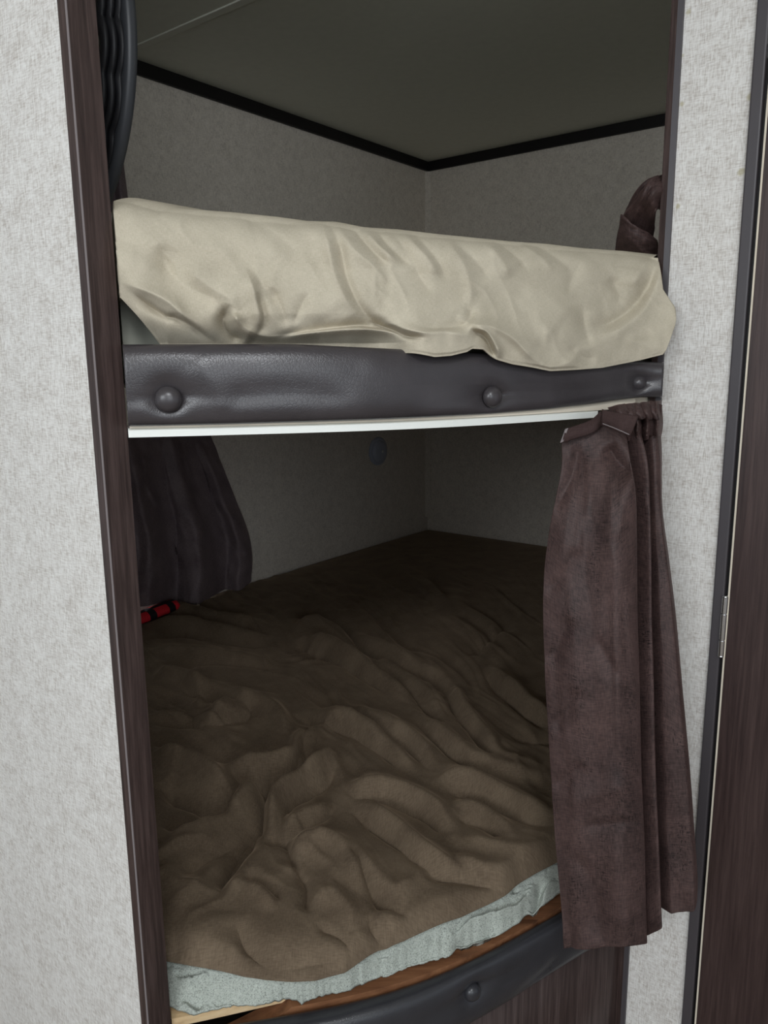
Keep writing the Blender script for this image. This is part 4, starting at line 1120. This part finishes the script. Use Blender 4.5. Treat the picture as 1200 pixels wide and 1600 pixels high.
# ------------------------------------------------------------------ black ridged ring standing on the upper mattress
def ring():
    R0 = .25
    thq = float(bearing(217, 30)); rq = float(wall_range(np.array([thq]), B + .075 * E1, E1)[0])
    q = np.array([math.sin(thq) * rq, math.cos(thq) * rq]); cz = rq * float(elev(217, 30))
    pc = q - E2 * R0
    c = np.array([pc[0], pc[1], cz + ZC])
    upv = np.array([0, 0, 1.0]); ax = np.array([E2[0], E2[1], 0.0]); nrm = np.array([E1[0], E1[1], 0.0])
    root = bpy.data.objects.new('plastic_ring', None); COL.objects.link(root); root.location = tuple(c - np.array([0, 0, R0])); root.empty_display_size = .05
    inv = Matrix.Translation(-Vector(root.location))
    a = np.linspace(0, 2 * math.pi, 361)[:-1]
    nlobe = 27
    sc = np.abs(np.sin(a * nlobe / 2)) ** .7            # scallop
    def ringmesh(name, prof, mt='black_plastic'):
        """prof: (radius, radial scallop share, depth)"""
        Q = []
        for (rr, s, d) in prof:
            rad = rr + s * sc
            Q.append(c + (np.cos(a) * rad)[:, None] * ax + (np.sin(a) * rad)[:, None] * upv + d * nrm)
        Q = np.stack(Q, 1)
        me = bpy.data.meshes.new(name); nu, nv = Q.shape[:2]
        idx = np.arange(nu * nv).reshape(nu, nv); f = []
        for i in range(nu):
            for j in range(nv):
                f.append((idx[i, j], idx[(i + 1) % nu, j], idx[(i + 1) % nu, (j + 1) % nv], idx[i, (j + 1) % nv]))
        me.from_pydata(Q.reshape(-1, 3).tolist(), [], f)
        bm = bmesh.new(); bm.from_mesh(me); bmesh.ops.recalc_face_normals(bm, faces=bm.faces); bm.to_mesh(me); bm.free()
        o = link(name, me, M[mt], root, True); o.matrix_parent_inverse = inv; return o
    ringmesh('rim', [(R0 - .005, 0, .000), (R0, 0, -.003), (R0 + .001, 0, -.008), (R0 - .001, 0, -.013), (R0 - .005, 0, -.015), (R0 - .014, .006, -.014), (R0 - .024, .014, -.010), (R0 - .022, .012, .000)])
    for k in range(3):
        r_ = R0 - .034 - .004 * k; d_ = -.015 - .0075 * k
        ringmesh('ridge', [(r_ + .022, .006, d_ - .002), (r_ - .006, .024, d_ - .0022), (r_ - .008, .024, d_), (r_ - .006, .024, d_ + .0022), (r_ + .022, .006, d_ + .003)], 'black_ridge')
    return root
rg = ring(); tag(rg, 'black plastic ring with a scalloped ridged inner rim beside the left post', 'ring')

# ------------------------------------------------------------------ small things
# round wall lamp low on the left wall
th = float(bearing(590, 705)); r = float(wall_range(np.array([th]), CORNER, E2)[0]); z = r * float(elev(590, 705))
lm = empty('wall_lamp', math.sin(th) * r, math.cos(th) * r, z); tag(lm, 'small round grey puck lamp on the shaded left inner wall', 'lamp')
LMI = Matrix.Translation(-Vector(lm.location))
for nm, prof, mt in (('base', [(0, 0), (.056, 0), (.056, .006), (.052, .009), (.044, .010)], 'lamp'), ('lens_cover', [(.044, .009), (.042, .016), (.032, .022), (.016, .025), (0, .026)], 'lamp'), ('switch', [(0, .02), (.005, .02), (.005, .027), (0, .029)], 'white')):
    b = lathe(nm, prof, M[mt], None, tuple(lm.location), (E2[0], E2[1], 0)); b.parent = lm; b.matrix_parent_inverse = LMI

# folded plaid cloth under the window curtain
def onbed(px, py, dz):
    zz = Z_MAT_LO + dz; b = float(bearing(px, py)); r = zz / float(elev(px, py)); return np.array([math.sin(b) * r, math.cos(b) * r, zz + ZC])
def by_wall(px, off, dz):
    th = float(bearing(px, 935)); r = float(wall_range(np.array([th]), CORNER + off * E2, E2)[0]); return np.array([math.sin(th) * r, math.cos(th) * r, Z_MAT_LO + dz + ZC])
pts = smooth_poly(np.array([by_wall(170, .095, .020), by_wall(222, .095, .024), by_wall(248, .095, .028), by_wall(274, .09, .030)]), 8)
sec = [(-.05, -.006), (-.045, .006), (-.02, .016), (.006, .016), (.018, .008), (.020, -.004), (.010, -.011), (-.03, -.012)]
tg = pts[-1] - pts[0]; tg[2] = 0; tg /= np.linalg.norm(tg); sd = np.array([-tg[1], tg[0], 0]) * -1
if sd[1] > 0: sd = -sd
Q = np.stack([pts + sd * a + np.array([0, 0, b]) for a, b in sec], 1)
o = _closed('plaid_cloth', Q, M['plaid'], None)
tag(o, 'folded red and black plaid cloth under the dark window curtain on the blanket', 'cloth')
